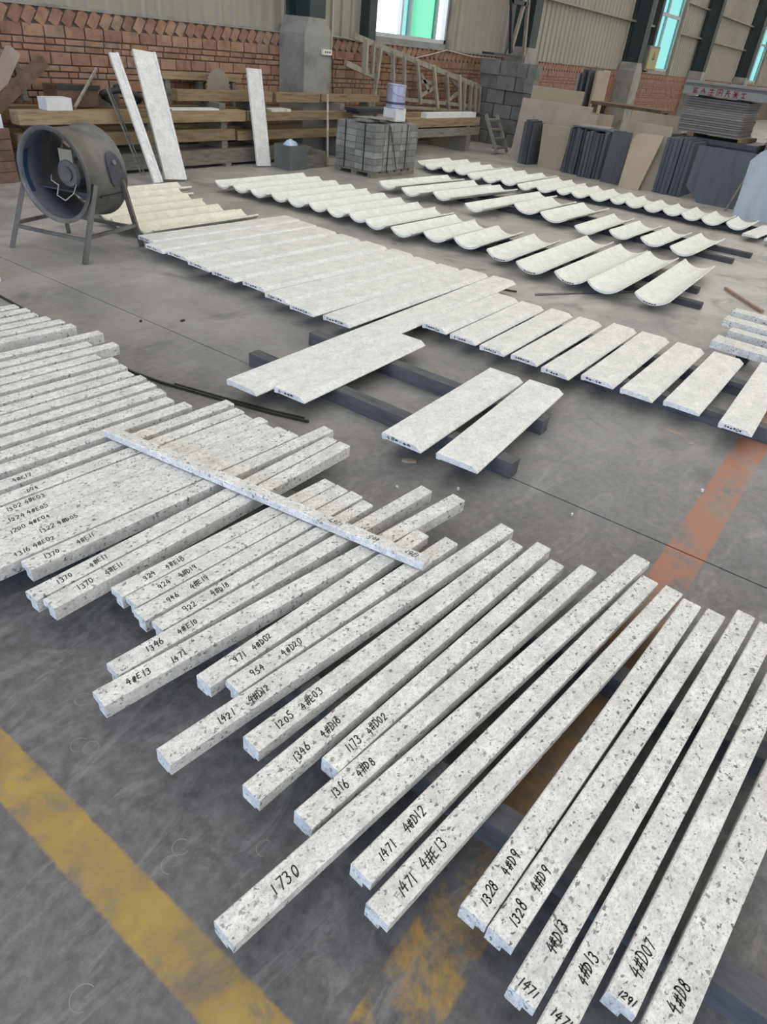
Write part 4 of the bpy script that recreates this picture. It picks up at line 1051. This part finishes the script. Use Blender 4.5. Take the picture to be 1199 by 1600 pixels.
slab(12.50, 5.18, 5.76, 0.66, 'slab_beige', 'cream-beige slab with rounded top in the slab row', lean_x=0.06, cut=[(5.22, 0), (5.66, 0), (5.74, 0.66), (5.2, 0.66)])
slab(12.92, 4.96, 5.75, 0.87, 'slab_pink', 'pinkish slab right behind the cream-beige slab', lean_x=0.08)
edge_slabs(12.35, 12.85, 5.13, 4.84, 0.68, 6, 'slab_dark', 'dark slab on edge in the left bundle')
edge_slabs(12.25, 12.80, 4.78, 4.42, 0.68, 6, 'slab_dark', 'dark slab on edge in the middle bundle')
slab(12.15, 4.02, 4.34, 0.75, 'slab_dark', 'single dark slab face standing right of the bundles', lean_x=0.06)
tag(MB().box(0, 0.55, 0, 0.75, 0, 0.022).build('stone_slab', M['slab_dark'], None, False, (12.38, 4.36, 0.697)), 'dark slab lying flat across the dark bundles', 'stone slab', 'flat slabs on the bundles')
tag(MB().box(0, 0.5, 0, 0.5, 0, 0.02).build('stone_slab', M['slab_light'], None, False, (12.42, 4.50, 0.7195), 0.2), 'pale greenish slab lying flat on the dark slab', 'stone slab', 'flat slabs on the bundles')
slab(11.98, 3.52, 3.97, 0.90, 'slab_beige', 'tall beige slab with rounded corner before the blue-grey slabs', lean_x=0.20, cut=[(3.62, 0), (3.95, 0), (3.97, 0.66), (3.93, 0.74), (3.86, 0.77), (3.50, 0.78)])
slab(12.18, 3.45, 4.02, 0.90, 'slab_beige', 'beige-grey slab behind the rounded beige slab', lean_x=0.15)
edge_slabs(12.12, 12.86, 3.44, 2.98, 0.79, 7, 'slab_blue', 'blue-grey slab on edge in the striped bundle')
slab(11.90, 2.12, 2.90, 0.74, 'slab_blue', 'broad sawn blue-grey slab with broken lower corner', lean_x=0.16, cut=[(2.12, 0.0), (2.66, 0.0), (2.90, 0.20), (2.92, 0.74), (2.06, 0.74)])
slab(11.25, 0.95, 2.02, 0.92, 'slab_white', 'pale bluish marble slab at the right picture edge', lean_x=0.12, cut=[(0.95, 0.0), (1.98, 0.0), (2.02, 0.70), (1.93, 0.82), (1.70, 0.95), (0.95, 0.97)])
lean('wood_stick', (11.6, 2.16, 0.012), (11.92, 2.08, 0.55), 0.02, 0.02, 'timber_grey', 'thin strip between the blue-grey and the marble slab', 'stick')

# stacks of flat slabs behind
def stack(x0, x1, y0, y1, z0, n, t, mat, what, group, jit=0.025, name='flat_slab'):
    z = z0
    for i in range(n):
        dx, dy = random.uniform(-jit, jit), random.uniform(-jit, jit)
        tt = t * random.uniform(0.85, 1.1)
        o = MB().box(0, x1 - x0, 0, y1 - y0, 0, tt - 0.004).build(name, M[mat], None, False, (x0 + dx, y0 + dy, z))
        tag(o, '%s, %s from the bottom' % (what, ORD[i + 1]), 'stone slab', group); z += tt
    return z
zt = stack(12.95, 14.0, 2.30, 3.62, 0.0, 12, 0.068, 'slab_dark', 'thick dark slab in the base stack', 'base stack of dark slabs')
for i, yy in enumerate((2.5, 3.3)):
    block(13.0, 13.95, yy, yy + 0.1, zt, zt + 0.05, 'timber', 'timber bearer under the grey slab stack, %s' % ('right' if i == 0 else 'left'), 'beam', 'timber_bearer', 'bearers of the slab stack')
zt2 = stack(13.02, 13.98, 2.62, 3.58, zt + 0.05, 15, 0.034, 'slab_grey', 'thin grey slab in the tall stack', 'tall stack of thin grey slabs', 0.009)
for i, yy in enumerate((2.75, 3.35)):
    block(13.1, 13.9, yy, yy + 0.08, zt2, zt2 + 0.03, 'dark_steel', 'dark bearer under the lettered slabs, %s' % ('right' if i == 0 else 'left'), 'beam', 'timber_bearer', 'bearers of the slab stack')
z = zt2 + 0.03
for i, (dx, t_, mt_) in enumerate(((0.0, 0.11, 'slab_light'), (0.02, 0.035, 'slab_grey'), (-0.02, 0.035, 'slab_light'))):
    o = MB().box(0, 1.1, 0, 1.35, 0, t_ - 0.003).build('flat_slab', M[mt_], None, False, (12.92 + dx, 2.28, z))
    tag(o, ('light grey slab with dark red characters on its edge', 'thin grey slab on the lettered slab', 'thin pale slab topping the stack')[i], 'stone slab', 'slabs on top of the tall stack')
    if i == 0:
        def ch(cx, cz, segs, s=0.075):
            rp = MB()
            for (a, b, c, d) in segs:
                A = (cx - a * s, cz + b * s); B = (cx - c * s, cz + d * s)
                L = math.hypot(B[0] - A[0], B[1] - A[1]); nx, nz = -(B[1] - A[1]) / L * 0.007, (B[0] - A[0]) / L * 0.007
                rp.add([(-0.001, A[0] + nx, A[1] + nz), (-0.001, A[0] - nx, A[1] - nz), (-0.001, B[0] - nx, B[1] - nz), (-0.001, B[0] + nx, B[1] + nz)], [(0, 1, 2, 3)])
            p = rp.build('red_character', M['red_paint'], o); p['label'] = 'dark red sprayed character'
        ch(1.20, 0.015, [(0, .9, .9, .9), (.2, .5, .8, .5), (.5, 1, .4, 0), (0, .1, .9, .2), (.1, .9, .1, .2)])
        ch(1.08, 0.015, [(0, .2, .4, 1), (.4, 1, .9, .1), (.1, .5, .8, .5)])
        ch(0.96, 0.012, [(.5, 1.1, .5, 0), (0, .8, 1, .8), (.1, .4, .9, .4), (.1, 0, .9, 0), (0, .4, .0, .0)], 0.085)
        ch(0.84, 0.012, [(.0, 1, .0, 0), (.0, 1, .9, 1), (.9, 1, .9, 0), (.2, .5, .8, .5), (.5, 1.1, .3, 0)], 0.085)
        ch(0.72, 0.012, [(.5, 1.1, .1, 0), (.1, .6, 1, .6), (.5, .6, .9, 0), (.2, .9, .8, .9)], 0.085)
        ch(0.60, 0.012, [(.1, 1, .9, 0), (.9, 1, .1, 0), (0, .5, 1, .5), (.5, 1, .5, 0)], 0.085)
        ch(0.48, 0.015, [(.0, .8, .9, .9), (.5, 1, .5, 0), (.1, .2, .9, .1)])
    z += t_
zr = stack(13.2, 14.3, 0.9, 2.12, 0.0, 10, 0.058, 'slab_dark', 'dark slab low in the stack behind the marble slab', 'right rear stack of slabs', 0.012)
stack(13.25, 14.3, 0.95, 2.22, zr, 18, 0.036, 'slab_grey', 'thin slab in the stack behind the marble slab', 'right rear stack of slabs')

# things further back between slabs and wall
for i, (yy, zt_, mt_) in enumerate(((6.34, 1.42, 'slab_light'), (6.24, 1.5, 'slab_dark'), (6.12, 1.52, 'slab_dark'), (5.98, 1.5, 'slab_beige'))):
    o = MB().box(0, 0.62, 0, 0.045, 0, zt_).build('tall_slab', M[mt_], None, False, (15.0, yy - 0.05, 0))
    tag(o, ('tall pale greenish slab on edge beside the brickwork', 'tall dark slab on edge, left of two', 'tall dark slab on edge, right of two', 'tall beige slab on edge by the plinth')[i], 'stone slab', 'tall slabs on edge by the wall')
tb = thing('work_trestle', (14.2, 4.5, 0), 'brown trestle table behind the dark slab bundles', 'table')
MB().box(-0.05, 0.6, -0.25, 1.1, 0.98, 1.03).build('top', M['rust'], tb)
for x_, y_ in ((0, -0.2), (0, 1.0), (0.5, -0.2), (0.5, 1.0)): MB().box(x_, x_ + 0.09, y_, y_ + 0.09, 0, 0.98).build('leg', M['rust'], tb)
slab(13.75, 3.75, 4.72, 0.98, 'slab_beige', 'beige slab leaning before the trestle table', lean_x=0.25)
slab(13.7, 5.0, 5.45, 0.86, 'slab_beige', 'small beige slab left of the trestle table', lean_x=0.2)
bm2 = thing('brick_pier', (20.9, 8.1, 0), 'pale stone board standing between brick panels at right', 'board')
MB().box(0, 0.5, 0, 0.08, 0, 1.5).build('board_body', M['slab_beige'], bm2)

# ================================================================== SMALL THINGS ON THE FLOOR
def strip(pts, wd, hgt, mat, name, label, cat):
    mb = MB(); P_ = [Vector((x, y, 0)) for x, y in pts]; n = len(P_)
    for i, p in enumerate(P_):
        d = (P_[min(i + 1, n - 1)] - P_[max(i - 1, 0)]).normalized(); s = Vector((-d.y, d.x, 0)) * wd / 2
        for q in ((p - s), (p + s)):
            mb.v += [(q.x, q.y, 0.001), (q.x, q.y, 0.001 + hgt)]
    for i in range(n - 1):
        a = 4 * i
        mb.f += [(a, a + 4, a + 5, a + 1), (a + 2, a + 3, a + 7, a + 6), (a + 1, a + 5, a + 7, a + 3), (a, a + 2, a + 6, a + 4)]
    mb.f += [(0, 1, 3, 2), (4 * n - 4, 4 * n - 2, 4 * n - 1, 4 * n - 3)]
    return tag(mb.build(name, M[mat]), label, cat)
strip([(2.02, 4.75), (2.056, 4.435), (2.047, 4.256), (2.03, 4.0), (1.99, 3.6), (1.96, 3.2), (1.955, 2.961), (1.985, 2.759), (2.081, 2.385), (2.15, 2.138), (2.222, 1.936)], 0.010, 0.013, 'strip', 'bent_metal_strip', 'dark olive metal strip curving along the left bar pile', 'strip')
strip([(2.03, 2.70), (2.115, 2.37), (2.185, 2.13), (2.24, 1.98)], 0.007, 0.008, 'strip', 'bent_metal_strip', 'short second metal strip beside the curving dark strip', 'strip')
o = MB().tube([(5.189, 2.143, 0.010), (5.55, 1.93, 0.010), (6.03, 1.61, 0.010)], 0.009, 8).build('steel_rod', M['rod'], None, True); tag(o, 'thin steel rod lying on the floor before the troughs', 'rod')
o = MB().tube([(4.99, 2.56, 0.008), (5.134, 2.285, 0.008)], 0.007, 6).build('wood_stick', M['strip'], None, True); tag(o, 'short dark stick by the extra long plate', 'stick')
lean('wood_stick', (6.936, 1.055, 0.0135), (6.45, 0.64, 0.0135), 0.03, 0.024, 'stick', 'reddish wooden stick lying by the small right pile', 'stick')
def chip(x, y, a, L, wd, t, mat, label):
    n = 6; pr_ = []
    for k_ in range(n):
        t_ = 2 * PI * k_ / n + 0.3; r_ = random.uniform(0.8, 1.1)
        pr_.append((math.cos(t_) * L / 2 * r_, math.sin(t_) * wd / 2 * r_))
    mb = MB(); mb.add([(p[0], p[1], 0.0) for p in pr_] + [(p[0] * 0.92, p[1] * 0.9, t) for p in pr_], [tuple(reversed(range(n))), tuple(range(n, 2 * n))] + [(i, (i + 1) % n, (i + 1) % n + n, i + n) for i in range(n)])
    return tag(mb.build('stone_chip', M[mat], None, False, (x, y, 0.0005), a), label, 'stone chip', 'stone chips on the floor')
chip(2.28, 1.37, -0.9, 0.085, 0.035, 0.008, 'slab_beige', 'pale stone chip before the two lone plates')
chip(3.57, 0.535, -1.55, 0.10, 0.03, 0.006, 'slab_beige', 'long pale stone chip beside the orange paint')
chip(3.50, 0.42, -1.2, 0.04, 0.02, 0.005, 'slab_beige', 'small chip next to the long pale chip')
chip(2.42, 0.62, 0.2, 0.016, 0.012, 0.008, 'granite', 'tiny white chip by the floor joint')
chip(2.24, 1.08, 0.7, 0.02, 0.014, 0.008, 'granite', 'tiny white chip left of the lone plates')
chip(3.05, 0.24, 0.7, 0.022, 0.016, 0.01, 'granite', 'tiny white chip on the orange paint')
chip(2.06, 1.28, 0.7, 0.02, 0.014, 0.008, 'granite', 'tiny white chip near the bar ends')
chip(2.46, 3.55, 0.7, 0.035, 0.02, 0.008, 'strip', 'tiny dark chip on the floor joint near the long plates')
chip(2.66, 3.40, 0.2, 0.045, 0.025, 0.008, 'strip', 'dark crumb before the long plates')
o = MB().box(0, 0.10, 0, 0.16, 0, 0.05).build('stone_offcut', M['granite'], None, False, (2.12, 4.72, 0.0)); tag(o, 'small white stone offcut at the left picture edge', 'stone')
# pale rings scratched on the floor
ring_spots = [(0.42, 0.735, .022), (0.46, 0.75, .020), (0.30, 0.42, .022), (0.47, 1.16, .022), (0.485, 1.13, .020), (0.56, 1.28, .022), (0.61, 1.25, .019), (0.29, 0.78, .022), (0.30, 1.18, .024), (0.15, 0.66, .025), (0.58, 0.60, .02)]
rings = MB()
for (x, y, r_) in ring_spots:
    n = 24
    for k_ in range(n - random.randint(0, 9)):
        a0, a1 = 2 * PI * k_ / n, 2 * PI * (k_ + 1) / n
        rings.add([(x + math.cos(t_) * rr, y + math.sin(t_) * rr, 0.0006) for t_, rr in ((a0, r_), (a0, r_ - 0.0016), (a1, r_ - 0.0016), (a1, r_))], [(0, 3, 2, 1)])
o = rings.build('scratch_ring', M['girt'], fl); o['kind'] = 'stuff'; o['label'] = 'faint pale rings scuffed on the floor'
